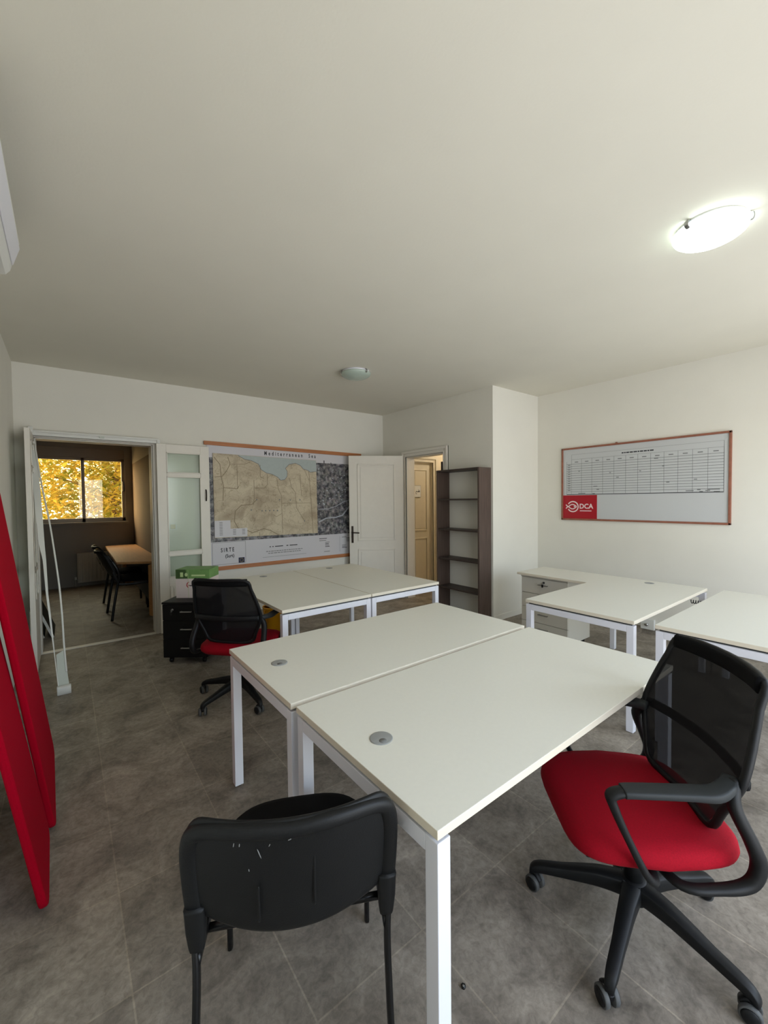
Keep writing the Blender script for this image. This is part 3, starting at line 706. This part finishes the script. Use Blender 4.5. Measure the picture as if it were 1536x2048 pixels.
lines(3.00, (.985, .955), .14); lines(3.10, (.925, .90, .88, .86), .10); lines(3.08, (.785,), .12); lines(3.40, (.985,), .12); lines(3.48, (.965, .94, .92), .12); lines(3.40, (.86, .84, .82), .10)
b.strip([(3.36, 1.0), (3.36, .76)], .002, m_inkl, 'xz', yo)
b.build('chart_sheet', wm)
b = MB(); b.box((1.437, -.014, 1.04), (3.655, -.0125, 2.125), m_sat)
ys = -.014
b.strip([(2.99, 1.235), (3.12, 1.29), (3.30, 1.30), (3.42, 1.33), (3.50, 1.42), (3.6, 1.52)], .016, m_sky_strip, 'xz', ys)
b.strip([(2.99, 1.43), (3.15, 1.43), (3.30, 1.47), (3.42, 1.53), (3.6, 1.58)], .008, m_sky_strip, 'xz', ys)
b.strip([(3.16, 1.29), (3.20, 1.18), (3.24, 1.06)], .010, m_inkl, 'xz', ys)
for _ in range(60):
    cx, cz = random.uniform(3.0, 3.52), random.uniform(1.5, 2.05); s_ = random.uniform(.005, .012)
    b.plate([(cx-s_, cz-s_), (cx+s_, cz-s_), (cx+s_, cz+s_), (cx-s_, cz+s_)], m_sky_strip if random.random() < .6 else m_inkl, 'xz', ys)
b.strip([(3.10, 2.12), (3.10, 2.165)], .014, m_ink, 'xz', ys); b.strip([(3.22, 2.12), (3.22, 2.14)], .010, m_ink, 'xz', ys)
o = b.build('aerial_photo', wm); o['label'] = 'grey blue aerial photograph of a town'

# topographic map stuck over it
tm = thing('topographic_map', 'beige topographic map with a pale blue sea, stuck over the wall chart', 'map', (1.49, YB-.022, 1.075))
MW, MH = 1.48, 1.095
b = MB(); b.add([(0, -.003, .018), (MW, -.003, 0), (MW-.01, -.003, 1.083), (-.003, -.003, 1.104), (0, .003, .018), (MW, .003, 0), (MW-.01, .003, 1.083), (-.003, .003, 1.104)],
                [(0, 1, 2, 3), (7, 6, 5, 4), (0, 4, 5, 1), (1, 5, 6, 2), (2, 6, 7, 3), (3, 7, 4, 0)], m_map)
def uv(u, v):   # photo crop (1536x1280 view) -> map metres
    return ((u-160)/1330*MW, MH-(v-(108+(u-160)*.066))/(1080-(u-160)*.115)*MH)
coast = [(440, 128), (520, 178), (600, 195), (690, 240), (722, 310), (790, 355), (860, 370), (930, 405), (975, 448), (1030, 440), (1062, 400), (1065, 340), (1040, 298), (1090, 250), (1180, 235), (1250, 265), (1290, 310), (1360, 330), (1390, 352), (1470, 345), (1486, 350)]
cp = [uv(*q) for q in coast]
b.plate(cp+[(MW-.012, 1.080), (cp[0][0], 1.095)], m_sea, 'xz', -.003)
b.strip(cp, .007, m_inkl, 'xz', -.0034)
m_road = mat('brown_map_line', (136, 122, 98), .7)
for l, w_ in (([(170, 150), (235, 240), (245, 390), (270, 520), (260, 700)], .008), ([(325, 150), (350, 240), (310, 320), (260, 390), (170, 400)], .008), ([(270, 535), (430, 550), (450, 510)], .008),
          ([(430, 250), (430, 550)], .006), ([(630, 440), (630, 650), (620, 760)], .006), ([(360, 240), (520, 240), (600, 210)], .006), ([(800, 370), (800, 500), (760, 545), (640, 545)], .006),
          ([(660, 690), (600, 750), (470, 760), (400, 830), (385, 960), (430, 1050), (540, 1080), (600, 1110), (740, 1060), (820, 1080), (940, 1145)], .009), ([(925, 430), (940, 560), (980, 640), (990, 1120)], .006),
          ([(1090, 420), (1120, 540), (1170, 600), (1185, 800), (1290, 960)], .006), ([(1240, 380), (1260, 650)], .006), ([(1370, 340), (1395, 700), (1420, 1120)], .007), ([(980, 740), (1390, 740)], .005),
          ([(710, 250), (710, 400), (760, 430)], .006), ([(860, 880), (910, 910), (980, 870)], .005), ([(640, 920), (620, 970)], .005), ([(690, 1100), (690, 1180)], .005), ([(1300, 310), (1370, 450)], .005)):
    b.strip([uv(*q) for q in l], w_, m_road, 'xz', -.0032)
for q in ((725, 832), (770, 832), (822, 832), (875, 830), (925, 832), (590, 820), (1100, 700), (1235, 700), (955, 695), (660, 690), (1297, 968)):
    x, z = uv(*q); b.plate([(x-.008, z-.009), (x+.008, z-.009), (x+.008, z+.009), (x-.008, z+.009)], m_inkl, 'xz', -.0034)
b.plate([(.0, .025), (.20, .022), (.20, .24), (.0, .24)], m_paper, 'xz', -.0034); b.plate([(.20, .022), (.42, .018), (.42, .13), (.20, .13)], m_paper, 'xz', -.0034)
for k in range(9): b.strip([(.06, .215-.02*k), (.10, .215-.02*k)], .007, m_inkl, 'xz', -.0043)
for k in range(4): b.strip([(.23, .115-.02*k), (.27, .115-.02*k)], .007, m_inkl, 'xz', -.0043); b.strip([(.35, .115-.02*k), (.39, .115-.02*k)], .007, m_inkl, 'xz', -.0043)
b.build('map_sheet', tm)

# ------------------------------------------------------------ planning board on the right wall (y,z plane facing -x)
wy0, wy1, wz0_, wz1_ = 1.120, 2.885, 1.270, 2.208
pb = thing('planning_board', 'wood-framed white board with a planning chart and red logo on the right wall', 'board', (X2, 0, 0))
b = MB(); b.box((-.014, wy0+.01, wz0_+.01), (-.004, wy1-.01, wz1_-.01), m_wboard); b.build('board', pb)
b = MB(); f_ = .022
b.box((-.026, wy0, wz0_), (-.001, wy0+f_, wz1_), m_wood2).box((-.026, wy1-f_, wz0_), (-.001, wy1, wz1_), m_wood2).box((-.026, wy0, wz0_), (-.001, wy1, wz0_+f_), m_wood2).box((-.026, wy0, wz1_-f_), (-.001, wy1, wz1_), m_wood2)
b.lathe([(0, 0), (.012, 0), (.012, .012), (0, .012)], m_wood2, 12, (-.014, 2.20, wz1_)); b.build('frame', pb, bevel=.003)
cy0, cy1, cz0, cz1 = 1.18, 2.815, 1.602, 2.118      # chart
b = MB(); b.box((-.0165, cy0-.02, cz0-.01), (-.014, cy1+.03, cz1+.02), m_wboard); xo = -.0165
cols_y = [cy1-.065-i*(cy1-.065-cy0)/12 for i in range(13)]; hdr = 1.995
for y in cols_y: b.strip([(y, cz0), (y, 2.055 if y < cols_y[0] else 2.055)], .0028, m_inkl, 'yz', xo)
b.strip([(cy1, cz0), (cy1, 2.03)], .003, m_inkl, 'yz', xo)
rows = 12
for i in range(rows+1): z = cz0+.035+(hdr-cz0-.035)*i/rows; b.strip([(cy0, z), (cy1, z)], .0045, m_inkl, 'yz', xo)
b.strip([(cy0, 2.055), (cols_y[0], 2.055)], .0025, m_inkl, 'yz', xo); b.strip([(cy0, cz1), (cols_y[0], cz1)], .002, m_inkl, 'yz', xo)
b.strip([(cy0, cz0), (cy0, cz1)], .0028, m_inkl, 'yz', xo); b.strip([(cols_y[0], 2.055), (cols_y[0], cz1)], .002, m_inkl, 'yz', xo)
b.strip([(cy0, cz0), (cy1, cz0)], .008, m_ink, 'yz', xo)
y = 2.14
while y > 1.82: l = random.uniform(.015, .04); b.strip([(y, 2.085), (y-l, 2.085)], .014, m_ink, 'yz', xo); y -= l+.006
for i in range(12): yc = (cols_y[i]+cols_y[i+1])/2; b.strip([(yc+.022, 2.02), (yc-.022, 2.02)], .010, m_inkl, 'yz', xo)
for i in range(rows): z = cz0+.055+(hdr-cz0-.035)*i/rows; b.strip([(cy1-.015, z), (cy1-.05, z)], .009, m_inkl, 'yz', xo)
for (y, z, l) in ((2.47, 1.70, .05), (2.43, 1.66, .03), (2.66, 1.90, .02), (2.28, 1.86, .02), (1.72, 1.90, .02), (1.80, 1.99, .04), (1.68, 1.72, .03), (1.43, 1.74, .03), (1.50, 1.62, .07), (1.40, 1.63, .03), (1.33, 1.62, .04), (1.31, 1.632, .10), (1.38, 1.61, .03), (1.26, 1.607, .05), (2.66, 1.615, .09), (2.48, 1.61, .03), (2.2, 1.8, .03), (1.95, 1.86, .02)):
    b.strip([(y, z), (y-l, z)], .009, m_inkl, 'yz', xo)
b.build('chart', pb)
# red logo sheet
ly1, ly0, lz0, lz1 = 2.868, 2.425, 1.290, 1.592
b = MB(); b.box((-.0165, ly0, lz0), (-.014, ly1, lz1), m_logo)
def lg(u, v): return (ly1-(u-115)/1310*(ly1-ly0), lz1-(v-185)/965*(lz1-lz0))
xo = -.0168; wl = .0145
def arc(cu, cv, ru, rv, a0, a1, n=26): return [lg(cu+ru*cos(rad(a0+(a1-a0)*i/n)), cv-rv*sin(rad(a0+(a1-a0)*i/n))) for i in range(n+1)]
b.strip(arc(520, 655, 205, 210, 150, -150, 40), wl, m_logow, 'yz', xo)
b.strip([lg(245, 575)]+[lg(310, 645)]+[lg(345+320*t, 655+95*sin(pi*t)) for t in [i/14 for i in range(15)]], wl*.9, m_logow, 'yz', xo-.0004)
b.strip([lg(245, 735)]+[lg(310, 665)]+[lg(345+320*t, 655-90*sin(pi*t)) for t in [i/14 for i in range(15)]], wl*.9, m_logow, 'yz', xo-.0010)
b.plate(arc(580, 652, 26, 26, 0, 360, 12)[:-1], m_logow, 'yz', xo)
yy, zz = lg(785, 728); put_text(b, 'DCA', .085, m_logow, xo, yy, zz, facing='-x', bold=.0022, width=.172)
yy, zz = lg(795, 825); y2, _ = lg(1220, 825); x = yy
while x > y2: b.strip([(x, zz), (x-.012, zz)], .011, m_logow, 'yz', xo); x -= .0135
o = b.build('logo_sheet', pb); o['label'] = 'crimson sheet with a white fish emblem and the letters DCA'

# radiator and cable on the right wall behind the desks
def radiator(label, loc, rz, W, H, ncol):
    o = thing('radiator', label, 'radiator', loc, rz)
    b = MB(); b.box((0, .02, .0), (W, .035, H), m_rad)
    for i in range(ncol): x = W*(i+.5)/ncol; b.sweep([(x, .015, .02), (x, .015, H-.02)], (W/ncol*.72, .03), m_rad, n=8, sub=1, ref=(1, 0, 0))
    b.box((0, .0, H-.015), (W, .09, H), m_rad).box((0, .075, 0), (W, .09, H), m_rad); b.build('panel', o, bevel=.002)
    b = MB(); b.sweep([(-.03, .04, -.10), (-.03, .04, .05), (.0, .04, .05)], (.015, .015), m_chrome); b.lathe([(0, 0), (.018, 0), (.018, .05), (0, .05)], m_plast, 14, (-.03, .04, .06)); b.build('valve', o)
    for x in (.1, W-.1): b = MB(); b.box((x, .09, .05), (x+.03, .125, H-.05), m_rad); b.build('wall_mount', o)
    return o
radiator('pale ribbed radiator under the meeting-room window', (.13, YW-.13, .08), 0, .86, .55, 14)
so = thing('wall_socket', 'white box socket low on the right wall, between the two desks there', 'socket', (X2, 1.85, .11))
b = MB(); b.box((-.035, -.07, -.06), (0, .07, .06), m_plast); b.build('socket_box', so, bevel=.004)
b = MB(); b.lathe([(0, 0), (.018, 0), (.014, .03), (0, .03)], m_chrome, 14, (-.065, .0, .0), 'x'); b.build('plug', so)
b = MB(); pts = []
for k in range(60): a = k*.8; pts.append((4.33+.014*cos(a), 1.20-.0022*k, .635+.014*sin(a)))
pts += [(4.33, 1.06, .58), (4.35, 1.055, .3), (4.36, 1.055, .012)]
b.sweep(pts, (.007, .007), m_cable, n=6, sub=2)
tag(b.build('spiral_cable'), 'black spiral cable hanging under the rear corner of the L-shaped desk', 'cable')

# ------------------------------------------------------------ office swivel chair
def cushion(b, w_, d_, z0, z1, m, yoff=0, dome=.012, front_drop=.02, nu=44, npow=3.4, fr=1.0):
    rings = [(0.0, z0+.01), (.80, z0), (.93, z0+.006), (.985, z0+.022), (1.0, (z0+z1)/2), (.985, z1-.016), (.93, z1-.003), (.80, z1+.004), (.4, z1+dome*.8), (0.0, z1+dome)]
    vs_ = []; fs = []
    for s_, z in rings:
        for k in range(nu):
            a = 2*pi*k/nu; c_, q = cos(a), sin(a)
            x = math.copysign(abs(c_)**(2/npow), c_)*w_/2; y = math.copysign(abs(q)**(2/npow), q)*d_/2
            x *= (1-.07*(y/(d_/2)))if y > 0 else (1+.10*(y/(d_/2)))
            x *= s_; y *= s_
            zz = z-front_drop*max(0, y/(d_/2))**3
            vs_.append((x, y+yoff, zz))
    for j in range(len(rings)-1):
        for k in range(nu): fs.append((j*nu+k, j*nu+(k+1) % nu, (j+1)*nu+(k+1) % nu, (j+1)*nu+k))
    b.add(vs_, fs, m, True)

def back_y(x, z):     # lean of the backrest and its wrap around the sitter
    t = max(0, (z-.50)/.52)
    return -.165-.02*sin(pi*min(1, t*1.1))-.165*t**1.4+.95*x*x*(.7+.3*t)
def office_chair(label, loc, facing, base_ang):
    """y forward in the chair's own frame"""
    o = thing('office_chair', label, 'office chair', (loc[0], loc[1], 0), facing-pi/2)
    b = MB(); cushion(b, .545, .535, .408, .482, m_red, .025, dome=.010, npow=4.6); b.build('seat', o)
    b = MB(); b.prism([(-.20, -.17), (.20, -.17), (.20, .25), (-.20, .25)], .014, m_blk, 'z', .396); b.build('seat_shell', o, bevel=.01)
    # side loops: armrest, slanting front support, rear upright and the lower curve under the seat
    for s_ in (-1, 1):
        x = s_*.285
        b = MB()
        b.sweep([(s_*.225, -.165, .69), (s_*.258, -.130, .688), (x, -.075, .685), (x, .0, .685), (x, .14, .684), (x, .180, .682)], [(.040, .030), (.050, .030), (.056, .028), (.056, .024), (.054, .022), (.048, .024)], m_blk2, power=5, n=14)
        b.sweep([(x, .170, .682), (x, .212, .668), (x, .204, .63), (x, .165, .54), (x, .11, .43), (s_*.26, .075, .396), (s_*.16, .05, .390)],
                [(.044, .024), (.042, .028), (.040, .026), (.034, .022), (.032, .022), (.034, .022), (.03, .02)], m_blk)
        b.build('armrest', o)
        b = MB()
        b.sweep([(s_*.240, -.165, .70), (s_*.270, -.145, .64), (x, -.185, .54), (x, -.205, .475), (x, -.18, .418), (x, -.10, .398), (s_*.27, .0, .390), (s_*.16, .03, .386)],
                [(.040, .030), (.040, .034), (.040, .036), (.040, .040), (.040, .036), (.036, .026), (.034, .022), (.03, .02)], m_blk)
        b.build('side_frame', o)
    # backrest
    out = [(-.198, .985), (0, .992), (.198, .985), (.226, .91), (.252, .80), (.262, .72), (.252, .67), (.21, .575), (.165, .502), (0, .494), (-.165, .502), (-.21, .575), (-.252, .67), (-.262, .72), (-.252, .80), (-.226, .91)]
    b = MB(); b.sweep([(x, back_y(x, z), z) for x, z in out], [(.022, .024) for _ in out], m_blk, ref=(0, 1, 0), closed=True, sub=4)
    b.sweep([(x, back_y(x, .97)+.004, .972) for x in (-.205, -.12, 0, .12, .205)], (.030, .055), m_blkf, ref=(0, 1, 0))
    b.sweep([(x, back_y(x, .695)-.016, .695) for x in (-.255, -.15, 0, .15, .255)], (.020, .040), m_blk, ref=(0, 1, 0))
    b.build('back_frame', o)
    def halfw(z):
        pr_ = [(.470, .150), (.502, .165), (.575, .21), (.67, .252), (.72, .262), (.80, .252), (.91, .226), (.985, .198), (.992, .19)]
        for (z0, w0), (z1, w1) in zip(pr_[:-1], pr_[1:]):
            if z <= z1: return w0+(w1-w0)*(z-z0)/(z1-z0)
        return .2
    b = MB(); nz, nx = 22, 14; vs_ = []; fs = []
    for j in range(nz+1):
        z = .497+(.491)*j/nz; hw = halfw(z)-.004
        for i in range(nx+1): x = -hw+2*hw*i/nx; vs_.append((x, back_y(x, z)+.006, z))
    for j in range(nz):
        for i in range(nx): q = j*(nx+1)+i; fs.append((q, q+1, q+nx+2, q+nx+1))
    b.add(vs_, fs, m_mesh, True); b.build('mesh_back', o)
    b = MB(); b.box((-.07, -.10, .375), (.07, .12, .414), m_blk); b.sweep([(-.17, 0, .39), (.17, 0, .39)], (.04, .03), m_blk, ref=(0, 1, 0))
    b.sweep([(.06, .06, .392), (.20, .08, .388), (.25, .085, .385)], (.012, .012), m_blk, ref=(0, 1, 0)); b.build('tilt_mechanism', o, bevel=.008)
    b = MB(); b.lathe([(.024, .375), (.024, .30), (.030, .30), (.032, .14), (0, .14)], m_blk, 24); b.build('gas_column', o)
    b = MB(); b.lathe([(0, .165), (.035, .165), (.050, .150), (.055, .10), (.04, .085), (0, .085)], m_blk, 28); b.build('base_hub', o)
    for k in range(5):
        a = base_ang+k*2*pi/5-(facing-pi/2); ca, sa = cos(a), sin(a); pv = Vector((-sa, ca, 0))
        b = MB(); b.sweep([(ca*.03, sa*.03, .130), (ca*.12, sa*.12, .126), (ca*.24, sa*.24, .103), (ca*.322, sa*.322, .088), (ca*.346, sa*.346, .074), (ca*.350, sa*.350, .056)],
                          [(.066, .062), (.052, .054), (.040, .038), (.036, .032), (.030, .028), (.024, .024)], m_blk, ref=(-sa, ca, 0), power=7)
        leg = b.build('base_leg', o)
        ra = a+rad((-35, 50, 20, -60, 80)[k]); rc, rs = cos(ra), sin(ra)
        Mx = Matrix.Translation((ca*.350, sa*.350, 0)) @ Matrix.Rotation(ra, 4, 'Z')
        b = MB()
        for s_ in (-1, 1):
            b.lathe([(0, s_*.009), (.0275, s_*.009), (.0290, s_*.011), (.0290, s_*.023), (.0270, s_*.025)], m_wheel, 26, (-.012, 0, .030), 'y', Mx)
            b.lathe([(.024, s_*.0246), (.022, s_*.0285), (0, s_*.029)], m_blk, 22, (-.012, 0, .030), 'y', Mx)
        b.sweep([(.008, 0, .045), (-.004, 0, .060), (-.02, 0, .062), (-.036, 0, .046)], (.020, .012), m_blk, ref=(0, 1, 0), mtx=Mx)
        b.lathe([(.011, .035), (.011, .075), (0, .075)], m_blk, 12, (0, 0, 0), 'z', Mx); b.build('caster', leg)
    return o
office_chair('swivel chair with red seat and black mesh back, right of the nearest desk', (1.614, .612), rad(138), rad(119))
office_chair('black mesh-backed swivel chair seen from behind, beside the black drawer unit', (1.07, 3.27), rad(43), rad(129))

# ------------------------------------------------------------ visitor chair
def visitor_chair(label, loc, facing, full=True, group=None, lean=.05):
    o = thing('visitor_chair', label, 'chair', (loc[0], loc[1], 0), facing-pi/2, group)
    b = MB(); cushion(b, .50, .47, .430, .475, m_blkf, .11, dome=.012, npow=3.0); b.build('seat', o)
    # moulded back: shell bulging backwards in the middle, sides wrapping forwards
    def by(x, z): t = (z-.5)/.33; return -.205-lean*t+1.0*x*x
    b = MB(); nx, nz = 24, 12; vs_ = []; fs = []
    for side in (0, 1):
        for j in range(nz+1):
            for i in range(nx+1):
                x = -.262+.524*i/nx; ax = abs(x)/.262
                zb = .505+.055*ax**2.2; zt = .822-.07*max(0, (ax-.80)/.2)**2.2
                v = j/nz; z = zb+(zt-zb)*v
                if ax > .93: z = zb+.03+(zt-zb-.03)*v
                th = .018 if side else -.008
                e = min(v, 1-v)*nz; k = .55 if e < .5 else 1
                vs_.append((x, by(x, z)+th*k, z))
    nn = (nx+1)*(nz+1)
    for j in range(nz):
        for i in range(nx):
            q = j*(nx+1)+i; fs.append((q, q+1, q+nx+2, q+nx+1)); fs.append((nn+q, nn+q+nx+1, nn+q+nx+2, nn+q+1))
    for j in range(nz):
        q = j*(nx+1); fs.append((q, q+nx+1, nn+q+nx+1, nn+q)); q += nx; fs.append((q, nn+q, nn+q+nx+1, q+nx+1))
    for i in range(nx):
        q = i; fs.append((q, nn+q, nn+q+1, q+1)); q = nz*(nx+1)+i; fs.append((q, q+1, nn+q+1, nn+q))
    b.add(vs_, fs, m_shell, True)
    # thick rounded rim running up both sides and over the top
    rim = [(-.238, .54), (-.244, .64), (-.241, .745), (-.210, .790), (-.10, .800), (0, .797), (.10, .800), (.210, .790), (.241, .745), (.244, .64), (.238, .54)]
    b.sweep([(x, by(x, z)-.004, z) for x, z in rim], [(.034, .046)]*3+[(.036, .040)]*5+[(.034, .046)]*3, m_shell, ref=(0, 1, 0))
    b.sweep([(.05, by(.05, .62)-.009, .58), (.05, by(.05, .7)-.009, .72)], (.006, .004), m_shell); b.sweep([(-.08, by(.05, .62)-.006, .56), (-.08, by(.05, .7)-.006, .66)], (.006, .004), m_shell)
    if full:
        for (x, z, l, a) in ((-.13, .778, .006, 80), (-.117, .778, .005, 85), (-.05, .776, .004, 60), (-.075, .745, .016, 110), (.10, .772, .004, 0), (-.10, .70, .004, 100), (-.005, .785, .005, 20)):
            y = by(x, z)-(.0225 if z > .765 else .012); c_, s_ = cos(rad(a))*l, sin(rad(a))*l
            b.sweep([(x-c_, y, z-s_), (x+c_, y, z+s_)], (.0028, .003), m_scuff, n=6, sub=1)
    b.build('backrest', o, subsurf=1)
    for s_ in (-1, 1):
        b = MB(); x = s_*.238
        b.sweep([(x, by(x, .60)-.002, .575), (x, by(x, .55)-.003, .51), (x, by(x, .5)-.004, .455)], [(.050, .040), (.046, .040), (.036, .030)], m_blk, ref=(1, 0, 0), power=4); b.build('clamp', o)
        b = MB(); b.sweep([(s_*.250, by(.24, .7)+.034, .70), (s_*.266, by(.25, .6)+.036, .60), (s_*.252, by(.238, .5)+.012, .50), (s_*.240, -.158, .40), (s_*.240, -.19, .22), (s_*.245, -.225, .006)], (.018, .030), m_blkm, ref=(1, 0, 0)); b.build('leg', o)
        b = MB(); b.sweep([(s_*.238, -.16, .425), (s_*.240, -.02, .412), (s_*.240, .16, .412), (s_*.240, .225, .395), (s_*.240, .245, .35), (s_*.240, .255, .006)], (.018, .030), m_blkm, ref=(1, 0, 0)); b.build('leg', o)
    for y in (-.06, .20): b = MB(); b.sweep([(-.235, y, .405), (.235, y, .405)], (.02, .02), m_blkm, ref=(0, 1, 0)); b.build('cross_bar', o)
    return o
visitor_chair('black visitor chair with scuffed plastic back, nearest the camera', (.51, 1.10), rad(63))
mc1 = visitor_chair('nearer black chair at the meeting table in the next room', (.66, 6.68), rad(2), full=False, group='meeting room chairs', lean=.16)
mc1.scale = (1.05, 1.05, 1.14)
mc2 = copy_tree(mc1); mc2.location = (.66, 7.40, 0); mc2['label'] = 'farther black chair at the meeting table, towards the radiator'

# ------------------------------------------------------------ meeting table and leaning boards
mt = thing('meeting_table', 'beech meeting table seen through the left doorway', 'table', (.52, 6.40, 0))
b = MB(); b.prism([(0, .25), (.38, .0), (.535, .0), (.535, 2.95), (.04, 2.95)], .03, m_beech, 'z', .72); b.build('tabletop', mt, bevel=.003)
b = MB(); b.prism([(.33, -.02), (.40, -.10), (.53, -.10), (.53, -.02)], .715, m_beech, 'z', .005); b.build('panel_leg', mt, bevel=.02)
b = MB(); b.prism([(.30, 2.80), (.53, 2.80), (.53, 2.86), (.30, 2.86)], .715, m_beech, 'z', .005); b.build('panel_leg', mt, bevel=.01)
b = MB(); b.box((.36, .12, .20), (.39, 2.79, .715), m_spacer); b.build('undertable_shade', mt)  # dark sheet standing in for the shade beneath the tabletop
for k, (dx, lab) in enumerate(((0, 'white-edged board leaning left of the meeting room doorway, nearest the opening'), (-.09, 'middle one of three white-edged boards leaning beside the meeting room doorway'), (-.15, 'hindmost of three white-edged boards leaning beside the meeting room doorway'))):
    o = thing('leaning_board', lab, 'board', (-.16+dx, 6.10+.05*k, 0), 0)
    b = MB(); b.box((-.012, 0, 0), (.012, .02, .75), m_plast); b.build('edge_strip', o); b = MB(); b.box((-.010, .02, .002), (.010, .62, .748), m_ped); b.build('sheet', o)
    o.rotation_euler = (0, rad(-20), 0)

# tiny bits on the floor
b = MB(); b.lathe([(0, 0), (.008, 0), (.008, .006), (0, .006)], m_blkm, 6); b.lathe([(0, .006), (.004, .006), (.003, .007), (0, .007)], m_chrome, 10)
o = b.build('hex_nut', loc=(.962, .858, .0)); tag(o, 'small dark metal nut lying on the floor tiles', 'nut')
b = MB(); b.lathe([(0, 0), (.005, .001), (.006, .004), (.003, .007), (0, .008)], m_wood, 8); o = b.build('wall_plug', loc=(.935, .905, 0)); tag(o, 'tiny pale crumb on the floor beside the dark nut', 'debris')

# ------------------------------------------------------------ outside the amber window
b = MB(); b.box((-25, YW+1.5, -3.2), (25, 60, -3.0), m_ground); struct(b, 'ground')
bl = thing('apartment_building', 'pale sunlit apartment block beyond the tree', 'building', (1.6, 34, -3))
b = MB(); b.box((0, 0, 0), (3.2, 6, 8.0), m_bldg); b.build('wall', bl)
m_pane = mat('dark_window', (120, 110, 90), .2)
for i in range(3):
    for j in range(5): b = MB(); b.box((.35+i*.95, -.03, 1+j*1.4), (.95+i*.95, 0, 1.9+j*1.4), m_pane); b.build('window', bl)
def tree(label, x, y, r, n, zc, h, seed):
    rnd = random.Random(seed); o = thing('tree', label, 'tree', (x, y, -3))
    b = MB(); top = zc+3
    b.sweep([(0, 0, 0), (.08, 0, top*.4), (-.06, .05, top*.7), (.10, 0, top), (.25, .0, top+1.4)], [(.34, .34), (.26, .26), (.22, .22), (.15, .15), (.05, .05)], m_trunk)
    for k in range(9):
        a = rnd.uniform(0, 2*pi); z = top*(.55+.06*k); L_ = r*rnd.uniform(.5, .9)
        b.sweep([(0, 0, z), (cos(a)*L_*.5, sin(a)*L_*.5, z+.4), (cos(a)*L_, sin(a)*L_, z+rnd.uniform(.2, .9))], [(.10, .10), (.06, .06), (.02, .02)], m_trunk, n=6, sub=3)
    b.build('trunk', o)
    b = MB(); vs_ = []; fs = []
    for k in range(n):
        while True:
            p_ = Vector((rnd.uniform(-1, 1), rnd.uniform(-1, 1), rnd.uniform(-1, 1)))
            if p_.length < 1: break
        c = Vector((p_.x*r, p_.y*r, top+.2+p_.z*h)); s_ = rnd.uniform(.04, .085)
        a = Vector((rnd.uniform(-1, 1), rnd.uniform(-1, 1), rnd.uniform(-.6, .6))).normalized(); q = a.cross(Vector((rnd.uniform(-1, 1), rnd.uniform(-1, 1), 1))).normalized()
        i0 = len(vs_); vs_ += [c-a*s_*1.5, c-q*s_*.55, c+a*s_*1.5, c+q*s_*.55]; fs.append((i0, i0+1, i0+2, i0+3))
    b.add(vs_, fs, m_leaf); b.build('foliage', o)
    return o
tree('golden green tree outside the meeting-room window, its forked trunk behind the right pane', 1.15, 15.2, 2.15, 11500, 2.2, 2.3, 3)
tree('yellowing tree outside the meeting-room window, behind the left pane', -2.2, 20.5, 2.6, 7500, 1.7, 2.2, 5)
